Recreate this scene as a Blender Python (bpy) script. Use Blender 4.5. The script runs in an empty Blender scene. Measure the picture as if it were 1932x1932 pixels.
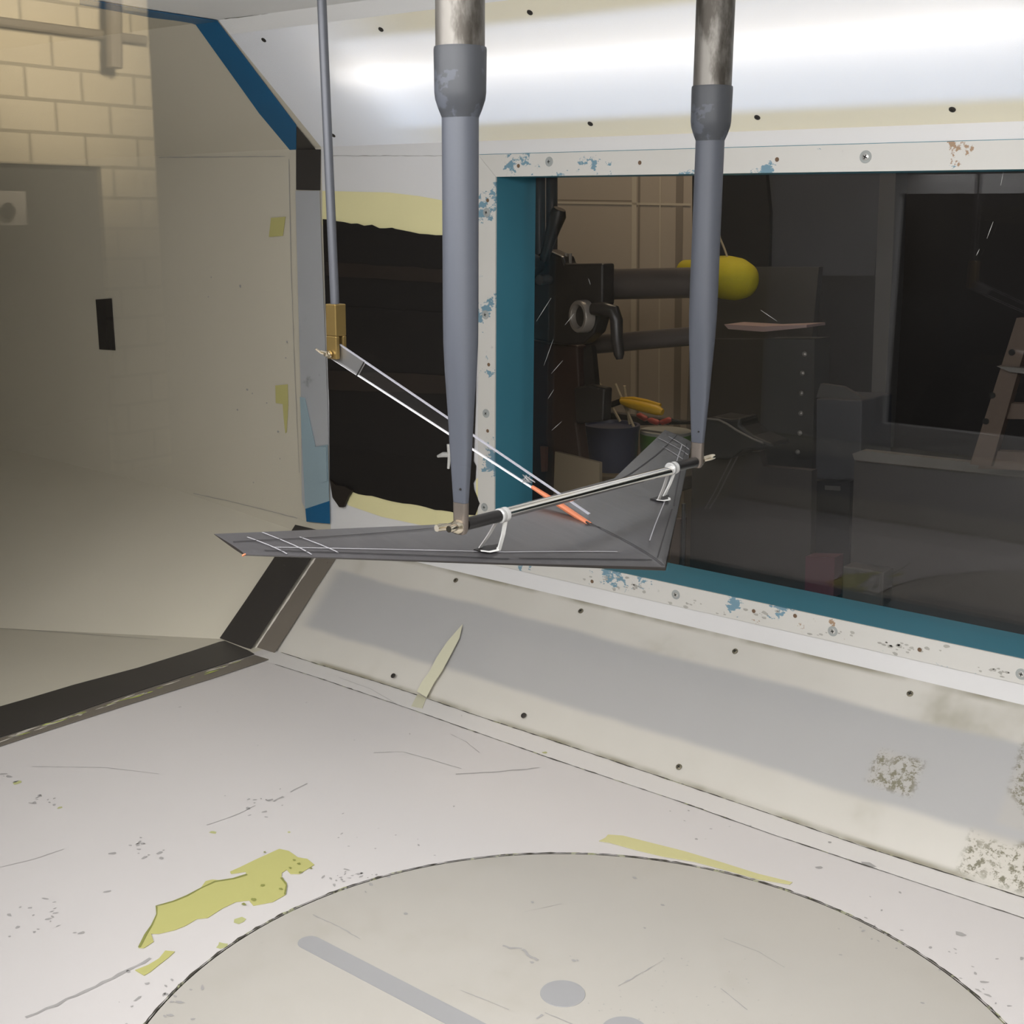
import bpy, bmesh, math, random
from mathutils import Vector, Matrix
random.seed(7)
S = 0.54                      # metres per survey unit (camera height above the tunnel floor = 1 unit)
COL = bpy.context.scene.collection

# ------------------------------------------------------------------ camera, world, exposure
F_PX, YAW, PITCH, ROLL = 2415.87, -0.6781, -0.2299, -0.0075
CAM = Vector((2.235, -0.0976, 1.0))
fw = Vector((math.sin(YAW)*math.cos(PITCH), math.cos(YAW)*math.cos(PITCH), math.sin(PITCH)))
r0 = Vector((math.cos(YAW), -math.sin(YAW), 0)); d0 = fw.cross(r0)
rt = r0*math.cos(ROLL) + d0*math.sin(ROLL); dn = fw.cross(rt)
cam_data = bpy.data.cameras.new('camera'); cam = bpy.data.objects.new('camera', cam_data); COL.objects.link(cam)
cam_data.sensor_width = 36; cam_data.lens = F_PX/1932*36; cam_data.clip_start = 0.01; cam_data.clip_end = 60
M = Matrix((rt, -dn, -fw)).transposed().to_4x4(); M.translation = CAM*S
cam.matrix_world = M
sc = bpy.context.scene; sc.camera = cam
sc.view_settings.view_transform = 'Standard'; sc.view_settings.look = 'None'
sc.view_settings.gamma = 1; sc.view_settings.use_curve_mapping = False
sc.view_settings.exposure = 0.0
w = bpy.data.worlds.new('world'); sc.world = w; w.use_nodes = True
w.node_tree.nodes['Background'].inputs[0].default_value = (0.9, 0.95, 1, 1)
w.node_tree.nodes['Background'].inputs[1].default_value = 0.01
sc.cycles.max_bounces = 12; sc.cycles.diffuse_bounces = 6; sc.cycles.glossy_bounces = 6
sc.cycles.transmission_bounces = 8; sc.cycles.transparent_max_bounces = 24
sc.cycles.caustics_reflective = False; sc.cycles.caustics_refractive = False
sc.cycles.sample_clamp_indirect = 4.0

def area_lamp(name, loc, target, sx, sy, power, col, spread=math.pi):
    l = bpy.data.lights.new(name, 'AREA'); l.shape = 'RECTANGLE'; l.size = sx*S; l.size_y = sy*S
    l.energy = power; l.color = col; l.spread = spread
    o = bpy.data.objects.new(name, l); COL.objects.link(o)
    o.location = Vector(loc)*S
    o.rotation_euler = (Vector(target)-Vector(loc)).to_track_quat('-Z', 'Y').to_euler()
    return o
TUBE_WARM, TUBE_COOL, NEAR_FILL = 5.6, 3.4, 15.5
sp = bpy.data.lights.new('wall_fill_spot', 'SPOT'); sp.energy = 600; sp.color = (1, .9, .70); sp.spot_size = math.radians(88); sp.spot_blend = .9; sp.shadow_soft_size = .15  # unseen spot added to light the mirrored block wall, fading lower down
spo = bpy.data.objects.new('wall_fill_spot', sp); COL.objects.link(spo); spo.location = Vector((-9.4, -9.0, 3.3))*S
spo.rotation_euler = (Vector((-12.3, -9.2, 3.0))-Vector((-9.4, -9.0, 3.3))).to_track_quat('-Z', 'Y').to_euler()
area_lamp('room_fill', (2.5, -3.2, 2.9), (.8, 1.5, 0.0), 1.6, 1.2, 9, (1, .97, .94), math.radians(70))  # unseen lamp added behind the camera to brighten the tunnel floor
area_lamp('bench_lamp', (0.2, 3.1, 2.6), (0.3, 3.6, 0.9), 0.5, 0.3, 4.6, (1, .80, .58))
area_lamp('far_lab_lamp', (2.6, 3.0, 2.9), (2.2, 3.4, 0.0), 0.8, 0.3, 1.6, (.92, .93, 1))

# ------------------------------------------------------------------ survey helpers
YC = 0.9844; YW = 1.9763; H = 1.3567; YN = 2*YC-YW; YA = 1.757; YT = 1.7277; Z2 = 0.216; Z7 = 1.1411
def ray(px, py): return rt*((px-966)/F_PX) + dn*((py-966)/F_PX) + fw
def hit(px, py, n, d):
    v = ray(px, py); n = Vector(n); return CAM + v*((d-n.dot(CAM))/n.dot(v))
def PX(px, py, x): return hit(px, py, (1, 0, 0), x)
def PY(px, py, y): return hit(px, py, (0, 1, 0), y)
def PZ(px, py, z): return hit(px, py, (0, 0, 1), z)
def plane(a, b, c):
    a, b, c = Vector(a), Vector(b), Vector(c); n = (b-a).cross(c-a).normalized(); return n, n.dot(a)
def PP(px, py, pl): return hit(px, py, pl[0], pl[1])
UCH = plane((0, YW, Z7), (1, YW, Z7), (0, YT, H))
_d = PX(412, 38, 0); YTD, HD = _d.y, _d.z        # top corner of the section
LCH = plane((0, YA, 0), (1, YA, 0), (0, YW, Z2))

# ------------------------------------------------------------------ mesh builder
class MB:
    def __init__(s): s.v = []; s.f = []; s.mi = []; s.uv = {}
    def vert(s, p): s.v.append(Vector(p)); return len(s.v)-1
    def face(s, pts, m=0, uv=None):
        s.f.append([s.vert(p) for p in pts]); s.mi.append(m)
        if uv: s.uv[len(s.f)-1] = uv
    def idx(s, ids, m=0): s.f.append(list(ids)); s.mi.append(m)
    def box(s, lo, hi, m=0):
        x0, y0, z0 = lo; x1, y1, z1 = hi
        b = [s.vert(p) for p in ((x0,y0,z0),(x1,y0,z0),(x1,y1,z0),(x0,y1,z0),(x0,y0,z1),(x1,y0,z1),(x1,y1,z1),(x0,y1,z1))]
        for q in ((3,2,1,0),(4,5,6,7),(0,1,5,4),(1,2,6,5),(2,3,7,6),(3,0,4,7)): s.idx([b[i] for i in q], m)
    def prism(s, pts, off, m=0, mside=None):
        off = Vector(off); a = [s.vert(p) for p in pts]; b = [s.vert(Vector(p)+off) for p in pts]; n = len(pts)
        s.idx(a, m); s.idx(b[::-1], m)
        for i in range(n): s.idx([a[i], b[i], b[(i+1)%n], a[(i+1)%n]], m if mside is None else mside)
    def rings(s, R, m=0, cap=True, closed=True):
        I = [[s.vert(p) for p in r] for r in R]; n = len(R[0])
        for a, b in zip(I, I[1:]):
            for i in range(n if closed else n-1): s.idx([a[i], a[(i+1)%n], b[(i+1)%n], b[i]], m)
        if cap: s.idx(I[0][::-1], m); s.idx(I[-1], m)
    def tube(s, path, rad, seg=12, m=0, cap=True):
        P = [Vector(p) for p in path]; n = len(P)
        rad = rad if isinstance(rad, (list, tuple)) else [rad]*n
        R = []; prev = None
        for i in range(n):
            t = (P[min(i+1, n-1)]-P[max(i-1, 0)]).normalized()
            if prev is None:
                u = t.cross(Vector((0, 0, 1)))
                if u.length < .1: u = t.cross(Vector((1, 0, 0)))
            else: u = prev - t*prev.dot(t)
            u.normalize(); prev = u; v = t.cross(u)
            R.append([P[i]+(u*math.cos(2*math.pi*k/seg)+v*math.sin(2*math.pi*k/seg))*rad[i] for k in range(seg)])
        s.rings(R, m, cap)
    def lathe(s, c, axis, prof, seg=20, m=0):     # prof: (distance along axis, radius)
        a = Vector(axis).normalized(); c = Vector(c)
        u = a.cross(Vector((0, 0, 1)))
        if u.length < .1: u = a.cross(Vector((1, 0, 0)))
        u.normalize(); v = a.cross(u)
        s.rings([[c+a*d+(u*math.cos(2*math.pi*k/seg)+v*math.sin(2*math.pi*k/seg))*max(r, 1e-5) for k in range(seg)] for d, r in prof], m)
    def ribbon(s, pts, wid, n, m=0, jag=0.0):      # flat strip lying on a surface of normal n
        P = [Vector(p) for p in pts]; n = Vector(n); k = len(P); L = []; R = []
        for i in range(k):
            t = (P[min(i+1, k-1)]-P[max(i-1, 0)]).normalized(); b = n.cross(t).normalized()
            wd = (wid[i] if isinstance(wid, (list, tuple)) else wid)/2
            L.append(s.vert(P[i]+b*wd*(1+random.uniform(-jag, jag)))); R.append(s.vert(P[i]-b*wd*(1+random.uniform(-jag, jag))))
        for i in range(k-1): s.idx([L[i], R[i], R[i+1], L[i+1]], m)
    def build(s, name, mats, parent=None, smooth=None, bevel=0.0, fix=True):
        me = bpy.data.meshes.new(name)
        base = Vector(parent['_b']) if parent is not None else Vector((0, 0, 0))
        me.from_pydata([tuple((p-base)*S) for p in s.v], [], s.f)
        mats = mats if isinstance(mats, (list, tuple)) else [mats]
        for m_ in mats: me.materials.append(m_)
        for p, k in zip(me.polygons, s.mi): p.material_index = k
        if s.uv:
            ul = me.uv_layers.new(name='uv')
            for fi, uv in s.uv.items():
                for li, c in zip(me.polygons[fi].loop_indices, uv): ul.data[li].uv = c
        me.update()
        if fix:
            b = bmesh.new(); b.from_mesh(me); bmesh.ops.recalc_face_normals(b, faces=b.faces); b.to_mesh(me); b.free()
        if smooth:
            for p in me.polygons: p.use_smooth = True
            me.set_sharp_from_angle(angle=math.radians(smooth))
        o = bpy.data.objects.new(name, me); COL.objects.link(o)
        if parent is not None: o.parent = parent; o['_b'] = list(base)
        else: o['_b'] = [0, 0, 0]
        if bevel:
            bv = o.modifiers.new('bevel', 'BEVEL'); bv.width = bevel*S; bv.segments = 2; bv.limit_method = 'ANGLE'
        return o
def thing(name, label, cat, base=(0, 0, 0), group=None):
    o = bpy.data.objects.new(name, None); COL.objects.link(o); o.location = Vector(base)*S; o['_b'] = list(base)
    o.empty_display_size = .02
    return tag(o, label, cat, group)
def tag(o, label, cat, group=None, kind=None):
    o['label'] = label; o['category'] = cat
    if group: o['group'] = group
    if kind: o['kind'] = kind
    return o
def struct(o, label=None):
    o['kind'] = 'structure'
    if label: o['label'] = label
    return o

# ------------------------------------------------------------------ materials
class N:
    def __init__(s, name):
        s.m = bpy.data.materials.new(name); s.m.use_nodes = True; s.t = s.m.node_tree; s.n = s.t.nodes; s.l = s.t.links
        s.b = s.n['Principled BSDF']; s.out = s.n['Material Output']; s.tc = s.n.new('ShaderNodeTexCoord')
    def noise(s, scale, detail=4, rough=.55, stretch=None, src='Object', dist=0):
        mp = s.n.new('ShaderNodeMapping'); s.l.new(s.tc.outputs[src], mp.inputs[0])
        if stretch: mp.inputs['Scale'].default_value = stretch
        t = s.n.new('ShaderNodeTexNoise'); t.inputs['Scale'].default_value = scale; t.inputs['Detail'].default_value = detail
        t.inputs['Roughness'].default_value = rough; t.inputs['Distortion'].default_value = dist
        s.l.new(mp.outputs[0], t.inputs['Vector']); return t.outputs[0]
    def step(s, x, a, b):
        r = s.n.new('ShaderNodeMapRange'); r.interpolation_type = 'SMOOTHSTEP'
        s.l.new(x, r.inputs[0]); r.inputs[1].default_value = a; r.inputs[2].default_value = b; return r.outputs[0]
    def math(s, op, a, b=None):
        m = s.n.new('ShaderNodeMath'); m.operation = op
        for i, q in enumerate((a, b)):
            if q is None: continue
            if isinstance(q, (int, float)): m.inputs[i].default_value = q
            else: s.l.new(q, m.inputs[i])
        return m.outputs[0]
    def mix(s, fac, a, b):
        m = s.n.new('ShaderNodeMix'); m.data_type = 'RGBA'
        if isinstance(fac, (int, float)): m.inputs[0].default_value = fac
        else: s.l.new(fac, m.inputs[0])
        for k, q in ((6, a), (7, b)):
            if isinstance(q, tuple): m.inputs[k].default_value = (*q, 1)
            else: s.l.new(q, m.inputs[k])
        return m.outputs[2]
    def col(s, c):
        if isinstance(c, tuple): s.b.inputs['Base Color'].default_value = (*c, 1)
        else: s.l.new(c, s.b.inputs['Base Color'])
    def bump(s, h, strength=.2, dist=.002):
        b = s.n.new('ShaderNodeBump'); b.inputs['Strength'].default_value = strength; b.inputs['Distance'].default_value = dist
        s.l.new(h, b.inputs['Height']); s.l.new(b.outputs[0], s.b.inputs['Normal'])
    def set(s, rough=.5, metal=0, spec=.5, trans=0, coat=0):
        s.b.inputs['Roughness'].default_value = rough; s.b.inputs['Metallic'].default_value = metal
        s.b.inputs['Specular IOR Level'].default_value = spec; s.b.inputs['Transmission Weight'].default_value = trans
        s.b.inputs['Coat Weight'].default_value = coat; return s
def dark(c, k): return tuple(x*k for x in c)
def paint(name, c, rough=.5, var=.10, scale=6, grime=None, g0=.62, g1=.75, gscale=18, metal=0, spec=.4, stretch=None, bump=0, tint=None):
    n = N(name); n.set(rough, metal, spec)
    k = n.mix(n.noise(scale, 5, .6, stretch), dark(c, 1-var), tuple(min(1, x*(1+var)) for x in c))
    if grime: k = n.mix(n.step(n.noise(gscale, 6, .65, stretch), g0, g1), k, grime)
    if tint: k = n.mix(n.step(n.noise(tint[1], 3, .5), .5, .7), k, tint[0])
    n.col(k)
    if bump: n.bump(n.noise(scale*12, 3), bump)
    return n.m
def glass_sheet(name, r0=.04, rough=0.0, tintc=(1, 1, 1), scratch=False):
    n = N(name); n.n.remove(n.b)
    lw = n.n.new('ShaderNodeLayerWeight'); lw.inputs[0].default_value = .5
    p5 = n.math('POWER', lw.outputs['Facing'], 5.0)
    fr = n.math('ADD', n.math('MULTIPLY', p5, 1-r0), r0)
    tr = n.n.new('ShaderNodeBsdfTransparent'); tr.inputs[0].default_value = (*tintc, 1)
    gl = n.n.new('ShaderNodeBsdfGlossy'); gl.inputs['Roughness'].default_value = rough
    mx = n.n.new('ShaderNodeMixShader'); n.l.new(fr, mx.inputs[0]); n.l.new(tr.outputs[0], mx.inputs[1]); n.l.new(gl.outputs[0], mx.inputs[2])
    n.l.new(mx.outputs[0], n.out.inputs[0]); return n.m
def emission(name, c, k):
    n = N(name); n.n.remove(n.b); e = n.n.new('ShaderNodeEmission'); e.inputs[0].default_value = (*c, 1); e.inputs[1].default_value = k
    n.l.new(e.outputs[0], n.out.inputs[0]); return n.m

m_floor = paint('floor_paint', (.625, .60, .59), .45, .05, 3, grime=(.50, .48, .44), g0=.70, g1=.85, gscale=40)
m_strip = paint('strip_paint', (.68, .66, .64), .5, .04, 4, grime=(.42, .41, .38), g0=.72, g1=.82, gscale=60)
m_turn = paint('turntable_paint', (.495, .472, .43), .5, .09, 5, grime=(.44, .415, .365), g0=.50, g1=.80, gscale=9)
m_mark = paint('scuff', (.36, .35, .34), .7, .2, 60)
m_crack = paint('dark_seam', (.06, .055, .045), .8, .3, 40, grime=(.35, .36, .22), g0=.55, g1=.6, gscale=90)
m_white = paint('white_wall', (.74, .74, .745), .5, .05, 5, grime=(.5, .5, .47), g0=.72, g1=.8, gscale=50)
m_ceil = paint('ceiling_paint', (.88, .89, .90), .55, .05, 5, grime=(.35, .34, .32), g0=.75, g1=.8, gscale=40)
m_duct = paint('duct_paint', (.60, .565, .47), .42, .06, 4, grime=(.48, .45, .38), g0=.68, g1=.85, gscale=20, spec=.35)
m_teal = paint('teal_paint', (.055, .215, .29), .4, .10, 10)
m_grey = paint('strut_grey', (.068, .074, .090), .5, .05, 12, grime=(.052, .058, .07), g0=.74, g1=.79, gscale=60)
m_greyd = paint('strut_primer', (.066, .072, .087), .5, .05, 12, grime=(.042, .045, .051), g0=.49, g1=.505, gscale=20)
m_steel = paint('bare_steel', (.155, .145, .13), .45, .4, 25, grime=(.05, .044, .036), g0=.46, g1=.60, gscale=34, metal=.6, stretch=(1, 1, .35))
m_tip = paint('tip_steel', (.22, .19, .165), .45, .3, 60, metal=.8)
m_chrome = paint('polished_steel', (.72, .70, .66), .12, .04, 30, metal=1)
m_nickel = paint('nickel', (.68, .62, .50), .22, .08, 60, metal=1)
m_brass = paint('brass', (.34, .235, .085), .4, .2, 50, grime=(.18, .12, .05), g0=.6, g1=.75, gscale=70, metal=.85)
m_rod = paint('grey_rod', (.10, .105, .12), .42, .2, 30, grime=(.05, .045, .045), g0=.60, g1=.7, gscale=30, metal=.2, stretch=(1, 1, .2))
m_black = paint('black_plastic', (.012, .011, .011), .35, .2, 20)
m_screw = paint('screw_steel', (.20, .18, .13), .45, .3, 90, metal=.7)
m_screwdark = paint('screw_dark', (.05, .045, .04), .5, .3, 90, metal=.5)
m_zinc = paint('screw_zinc', (.62, .62, .60), .3, .1, 60, metal=.6)
m_recess = paint('screw_recess', (.015, .014, .012), .8, .1, 20)
m_bluetape = paint('blue_tape', (.009, .11, .25), .5, .15, 14)
m_tealtape = paint('pale_blue_tape', (.30, .40, .45), .35, .1, 14)
m_silver = paint('silver_tape', (.52, .54, .57), .38, .10, 9, metal=.25, grime=(.30, .31, .32), g0=.62, g1=.75, gscale=25)
m_darktape = paint('dark_tape', (.045, .041, .038), .45, .15, 12, grime=(.22, .20, .17), g0=.70, g1=.74, gscale=60, stretch=(1, 1, 1))
m_browntape = paint('brown_tape', (.17, .15, .125), .42, .12, 12, grime=(.07, .06, .05), g0=.66, g1=.72, gscale=40)
m_seam = paint('seam_filler', (.66, .62, .55), .5, .2, 60)
m_limetape = paint('yellow_tape', (.48, .465, .175), .6, .07, 8, grime=(.32, .33, .10), g0=.70, g1=.76, gscale=40)
m_ducttape = paint('faded_yellow_tape', (.50, .47, .19), .6, .05, 14)
m_floortape = paint('floor_masking_tape', (.56, .53, .27), .6, .06, 14)
m_limedge = paint('dry_tape_edge', (.24, .25, .07), .7, .3, 60)
m_masking = paint('masking_tape', (.80, .75, .42), .6, .05, 14, grime=(.72, .68, .38), g0=.6, g1=.75, gscale=10, bump=.15)
m_paletape = paint('pale_tape', (.60, .585, .44), .6, .06, 14)
m_felt = paint('black_sheet', (.007, .0052, .004), .8, .3, 5, grime=(.017, .013, .010), g0=.55, g1=.75, gscale=4, stretch=(1, 1, 5))
m_feltedge = paint('black_sheet_edge', (.018, .013, .010), .6, .3, 12)
m_orange = paint('orange_wood', (.58, .19, .09), .6, .15, 60, stretch=(.3, 1, 1))
m_pane = glass_sheet('window_glass', .036)
m_pane2 = glass_sheet('clear_glass', .04)

def frame_mat():
    n = N('worn_frame'); n.set(.5)
    k = n.mix(n.noise(5, 4), (.60, .59, .55), (.70, .69, .66))
    k = n.mix(n.step(n.noise(19, 7, .7, (1, 1, 1.4)), .575, .59), k, (.17, .30, .38))
    k = n.mix(n.step(n.noise(9, 7, .7, (1.3, 1, 1.2)), .665, .68), k, (.36, .24, .15))
    k = n.mix(n.step(n.noise(45, 4, .6, (1, 1, 1)), .66, .80), k, (.22, .23, .22))
    n.col(k); return n.m
m_frame = frame_mat()

def lower_panel_mat():
    n = N('frosted_panel'); n.set(.30, 0, .45)
    uv = n.n.new('ShaderNodeSeparateXYZ'); n.l.new(n.tc.outputs['UV'], uv.inputs[0])
    wob = n.math('MULTIPLY', n.math('SUBTRACT', n.noise(6, 3), .5), .10)
    v = n.math('ADD', uv.outputs[1], wob)
    inside = n.math('MULTIPLY', n.step(v, .22, .28), n.step(n.math('SUBTRACT', 1.0, v), .20, .25))
    inside = n.math('MULTIPLY', inside, n.step(uv.outputs[0], .012, .03))
    cream = n.mix(n.noise(7, 5), (.50, .48, .43), (.64, .62, .575))
    cream = n.mix(n.step(n.noise(5, 5, .6), .55, .75), cream, (.34, .32, .25))
    k = n.mix(inside, cream, n.mix(n.noise(3, 3), (.385, .385, .385), (.435, .43, .425)))  # grey centre: the unlit cavity behind the sheet put into its colour
    edge = n.math('MAXIMUM', n.step(n.math('SUBTRACT', .045, uv.outputs[1]), 0, .04), n.step(n.math('SUBTRACT', uv.outputs[1], .955), 0, .045))
    k = n.mix(n.math('MULTIPLY', edge, n.step(n.noise(9, 4), .35, .6)), k, (.27, .25, .19))
    # adhesive residue left by removed stickers
    blot = None
    for (u0, u1, v0, v1) in ((.437, .467, .31, .57), (.494, .54, .00, .30), (.503, .56, .30, .86)):
        bx = n.math('MULTIPLY', n.math('MULTIPLY', n.step(uv.outputs[0], u0, u0+.006), n.step(n.math('SUBTRACT', u1, uv.outputs[0]), 0, .006)),
                    n.math('MULTIPLY', n.step(uv.outputs[1], v0, v0+.05), n.step(n.math('SUBTRACT', v1, uv.outputs[1]), 0, .05)))
        blot = bx if blot is None else n.math('MAXIMUM', blot, bx)
    spk = n.step(n.noise(150, 7, .8), .50, .55)
    k = n.mix(n.math('MULTIPLY', blot, n.math('MULTIPLY', n.step(n.noise(16, 2), .40, .50), spk)), k, (.10, .10, .055))
    k = n.mix(n.math('MULTIPLY', blot, .25), k, (.50, .46, .38))
    n.col(k); return n.m
def light_panel_mat():
    n = N('frosted_light_panel'); n.n.remove(n.b)
    uv = n.n.new('ShaderNodeSeparateXYZ'); n.l.new(n.tc.outputs['UV'], uv.inputs[0])
    v, u = uv.outputs[1], uv.outputs[0]
    ins = n.math('MULTIPLY', n.step(v, .10, .19), n.step(n.math('SUBTRACT', 1.0, v), .10, .19))
    ins = n.math('MULTIPLY', ins, n.step(u, .060, .105))
    df = n.n.new('ShaderNodeBsdfDiffuse'); lft = n.step(u, .06, .16)
    n.l.new(n.mix(ins, n.mix(lft, (.80, .80, .80), n.mix(n.noise(4, 4), (.78, .71, .48), (.82, .77, .58))), (.72, .72, .72)), df.inputs[0])
    tl = n.n.new('ShaderNodeBsdfTranslucent'); tl.inputs[0].default_value = (.80, .81, .84, 1)
    gl = n.n.new('ShaderNodeBsdfGlossy'); gl.inputs['Roughness'].default_value = .3
    a = n.n.new('ShaderNodeMixShader'); n.l.new(n.math('ADD', n.math('MULTIPLY', ins, .42), n.math('ADD', n.math('MULTIPLY', n.math('SUBTRACT', 1.0, lft), .36), .14)), a.inputs[0]); n.l.new(df.outputs[0], a.inputs[1]); n.l.new(tl.outputs[0], a.inputs[2])
    b = n.n.new('ShaderNodeMixShader'); b.inputs[0].default_value = .04; n.l.new(a.outputs[0], b.inputs[1]); n.l.new(gl.outputs[0], b.inputs[2])
    n.l.new(b.outputs[0], n.out.inputs[0]); return n.m
m_lower = lower_panel_mat(); m_lightp = light_panel_mat()
m_house = paint('housing_white', (.85, .85, .85), .6, .02, 4)
m_house_in = m_house

# ------------------------------------------------------------------ setting: tunnel shell
XR = 3.3          # right end of the test section
L1 = [(0, 1.757)] + [tuple(PZ(a, b, 0)[:2]) for a, b in ((523,1228),(609,1256),(714,1287),(784,1310),(900,1350),(1064,1404),(1284,1478),(1458,1537),(1623,1595),(1932,1693))] + [(XR, 1.748)]
CRK = [(0, 1.700)] + [tuple(PZ(a, b, 0)[:2]) for a, b in ((520,1254),(600,1279),(771,1337),(1030,1428),(1292,1516),(1458,1575),(1653,1640),(1932,1733))] + [(XR, 1.692)]
def interp(L, x):
    for (a, b), (c, d) in zip(L, L[1:]):
        if a <= x <= c: return b+(d-b)*(x-a)/(c-a)
    return L[0][1] if x < L[0][0] else L[-1][1]
TX, TR = 1.4775, 0.5565
# floor with a round opening for the turntable
bm = bmesh.new()
NY = YN + (YW-YA)
outer = [(0, NY)] + [(XR*i/12, NY) for i in range(1, 12)] + [(XR, NY)] + [(XR, L1[-1][1])] + [(x, y) for x, y in L1[-2:0:-1]] + [(0, L1[0][1])]
ov = [bm.verts.new((x*S, y*S, 0)) for x, y in outer]
cv = [bm.verts.new(((TX+TR*math.cos(2*math.pi*i/120))*S, (YC+TR*math.sin(2*math.pi*i/120))*S, 0)) for i in range(120)]
ed = [bm.edges.new((ov[i], ov[(i+1) % len(ov)])) for i in range(len(ov))] + [bm.edges.new((cv[i], cv[(i+1) % 120])) for i in range(120)]
bmesh.ops.triangle_fill(bm, use_beauty=True, edges=ed)
for f in [f for f in bm.faces if (f.calc_center_median().xy-Vector((TX*S, YC*S))).length < TR*S*.98]: bm.faces.remove(f)
base_v = [tuple(v.co) for v in bm.verts]
bm.verts.index_update()
mb = MB()
for v in bm.verts: mb.vert(v.co/S)
for f in bm.faces: mb.idx([v.index for v in f.verts], 0)
bm.free()
for i in range(120):      # short wall of the opening
    a, b = 2*math.pi*i/120, 2*math.pi*(i+1)/120
    q = [(TX+TR*math.cos(t), YC+TR*math.sin(t)) for t in (a, b)]
    mb.face([(*q[0], 0), (*q[1], 0), (*q[1], -.03), (*q[0], -.03)], 2)
E_ = .0006
def fl(px, py, e=E_): return PZ(px, py, e)
def scuff(pts, w, m=1, jag=.6):      # worn line on the floor, px points
    P = [fl(*p) for p in pts]; Q = []
    for a, b in zip(P, P[1:]):
        k = max(2, int((b-a).length/.012))
        for j in range(k): Q.append(a.lerp(b, j/k)+Vector((random.uniform(-1, 1), random.uniform(-1, 1), 0))*w*.35)
    Q.append(P[-1]); mb.ribbon(Q, w, (0, 0, 1), m, jag)
def blob(px, py, r, m=1, asp=1.6):
    c = fl(px, py); a0 = random.uniform(0, 3.1); k = random.randint(5, 8)
    pts = []
    for i in range(k):
        t = 2*math.pi*i/k; q = Vector((math.cos(t)*r*asp, math.sin(t)*r, 0))*random.uniform(.6, 1.3)
        q.rotate(Matrix.Rotation(a0, 3, 'Z')); pts.append(c+q)
    mb.face(pts, m)
# seam between floor board and edge strip
seam_pts = [Vector((x, interp(CRK, x), E_)) for x in [.1+i*.012 for i in range(int(3.1/.012))]]
mb.ribbon(seam_pts, [.0024*random.uniform(.35, 1.5) for _ in seam_pts], (0, 0, 1), 2, .5)
edge_pts = [Vector((x, interp(L1, x)-.0015, E_)) for x in [.05+i*.012 for i in range(int(3.1/.012))]]
mb.ribbon(edge_pts, [.003*random.uniform(.4, 1.4) for _ in edge_pts], (0, 0, 1), 2, .5)
# dark gap around the turntable, painted on the floor as a ragged ring
rim = [Vector((TX+(TR+.0012)*math.cos(t), YC+(TR+.0012)*math.sin(t), E_)) for t in [i*2*math.pi/420 for i in range(421)]]
mb.ribbon(rim, [.0022*random.uniform(.25, 1.9) for _ in rim], (0, 0, 1), 2, .6)
scuff([(705,1420),(760,1418),(830,1438),(870,1450)], .0018); scuff([(860,1460),(940,1456),(1018,1448)], .003)
scuff([(390,1556),(440,1540),(482,1520)], .002); scuff([(515,1512),(535,1503)], .004); scuff([(548,1494),(580,1478)], .003)
scuff([(0,1636),(60,1622),(120,1602)], .0015); scuff([(60,1446),(200,1448),(300,1460)], .0015); scuff([(50,1920),(180,1862),(285,1808)], .005, 1, .9)
scuff([(640,1278),(700,1300),(760,1335)], .001, 1); scuff([(850,1385),(880,1400),(905,1420)], .0012)
for (cx, cy, sx, sy, n, r) in ((270,1600,55,22,16,.0035),(480,1518,45,20,12,.003),(90,1740,85,40,20,.003),(20,1470,20,8,4,.004),(660,1655,60,16,22,.0025),(90,1512,35,22,9,.003),(700,1560,260,110,18,.0018),(300,1880,70,50,16,.003),(1650,1750,60,40,16,.0022),(1840,1850,70,60,18,.0025),(1300,1560,140,40,10,.0018),(560,1400,300,90,14,.0016)):
    for _ in range(n): blob(random.gauss(cx, sx*.6), random.gauss(cy, sy*.6), r*random.uniform(.4, 1.1), 1, random.uniform(1, 2.6))
for px, py, r, m in ((34,1476,.008,3),(74,1500,.003,1),(112,1524,.004,3),(402,1570,.0055,3),(1028,1420,.005,3),(1314,1583,.0035,1),(1813,1762,.006,1),(1637,1632,.010,1),(1565,1589,.003,1),(1545,1637,.005,1),(545,1570,.0025,3),(453,1737,.009,3),(419,1784,.007,3)): blob(px, py, r, m, 1.2)
m_gum = paint('dried_glue', (.46, .47, .22), .6, .2, 60)
struct(mb.build('floor', [m_floor, m_mark, m_crack, m_gum], fix=False), 'white painted tunnel floor with a round opening')
# edge strip
mb = MB()
xs_ = [.03+i*.15 for i in range(22)]
for a, b in zip(xs_, xs_[1:]):
    mb.face([(a, interp(CRK, a)+.0005, .0003), (b, interp(CRK, b)+.0005, .0003), (b, interp(L1, b), .0003), (a, interp(L1, a), .0003)])
struct(mb.build('trim_1', m_strip), 'white strip along the foot of the slanted panel')

# turntable
t = thing('turntable', 'large round beige turntable disc set into the white tunnel floor', 'turntable', (TX, YC, 0))
mb = MB(); mb.lathe((TX, YC, -.02), (0, 0, 1), [(0, TR-.0022), (.0198, TR-.0022), (.02, TR-.003)], 160)
def tscuff(pts, w, jag=.7):
    P = [PZ(*p, .0006) for p in pts]; Q = []
    for a, b in zip(P, P[1:]):
        k = max(2, int((b-a).length/.008))
        for j in range(k): Q.append(a.lerp(b, j/k)+Vector((random.uniform(-1, 1), random.uniform(-1, 1), 0))*w*.3)
    Q.append(P[-1]); mb.ribbon(Q, w, (0, 0, 1), 1, jag)
tscuff([(950,1783),(962,1788),(985,1790)], .0035); tscuff([(985,1790),(1002,1806),(1014,1812)], .005); tscuff([(590,1726),(640,1748),(680,1772)], .0018)
tscuff([(1013,1922),(1024,1914)], .003); tscuff([(1166,1860),(1200,1842),(1250,1812)], .0018, .95); tscuff([(1365,1770),(1430,1795),(1480,1825)], .0008)
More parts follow.
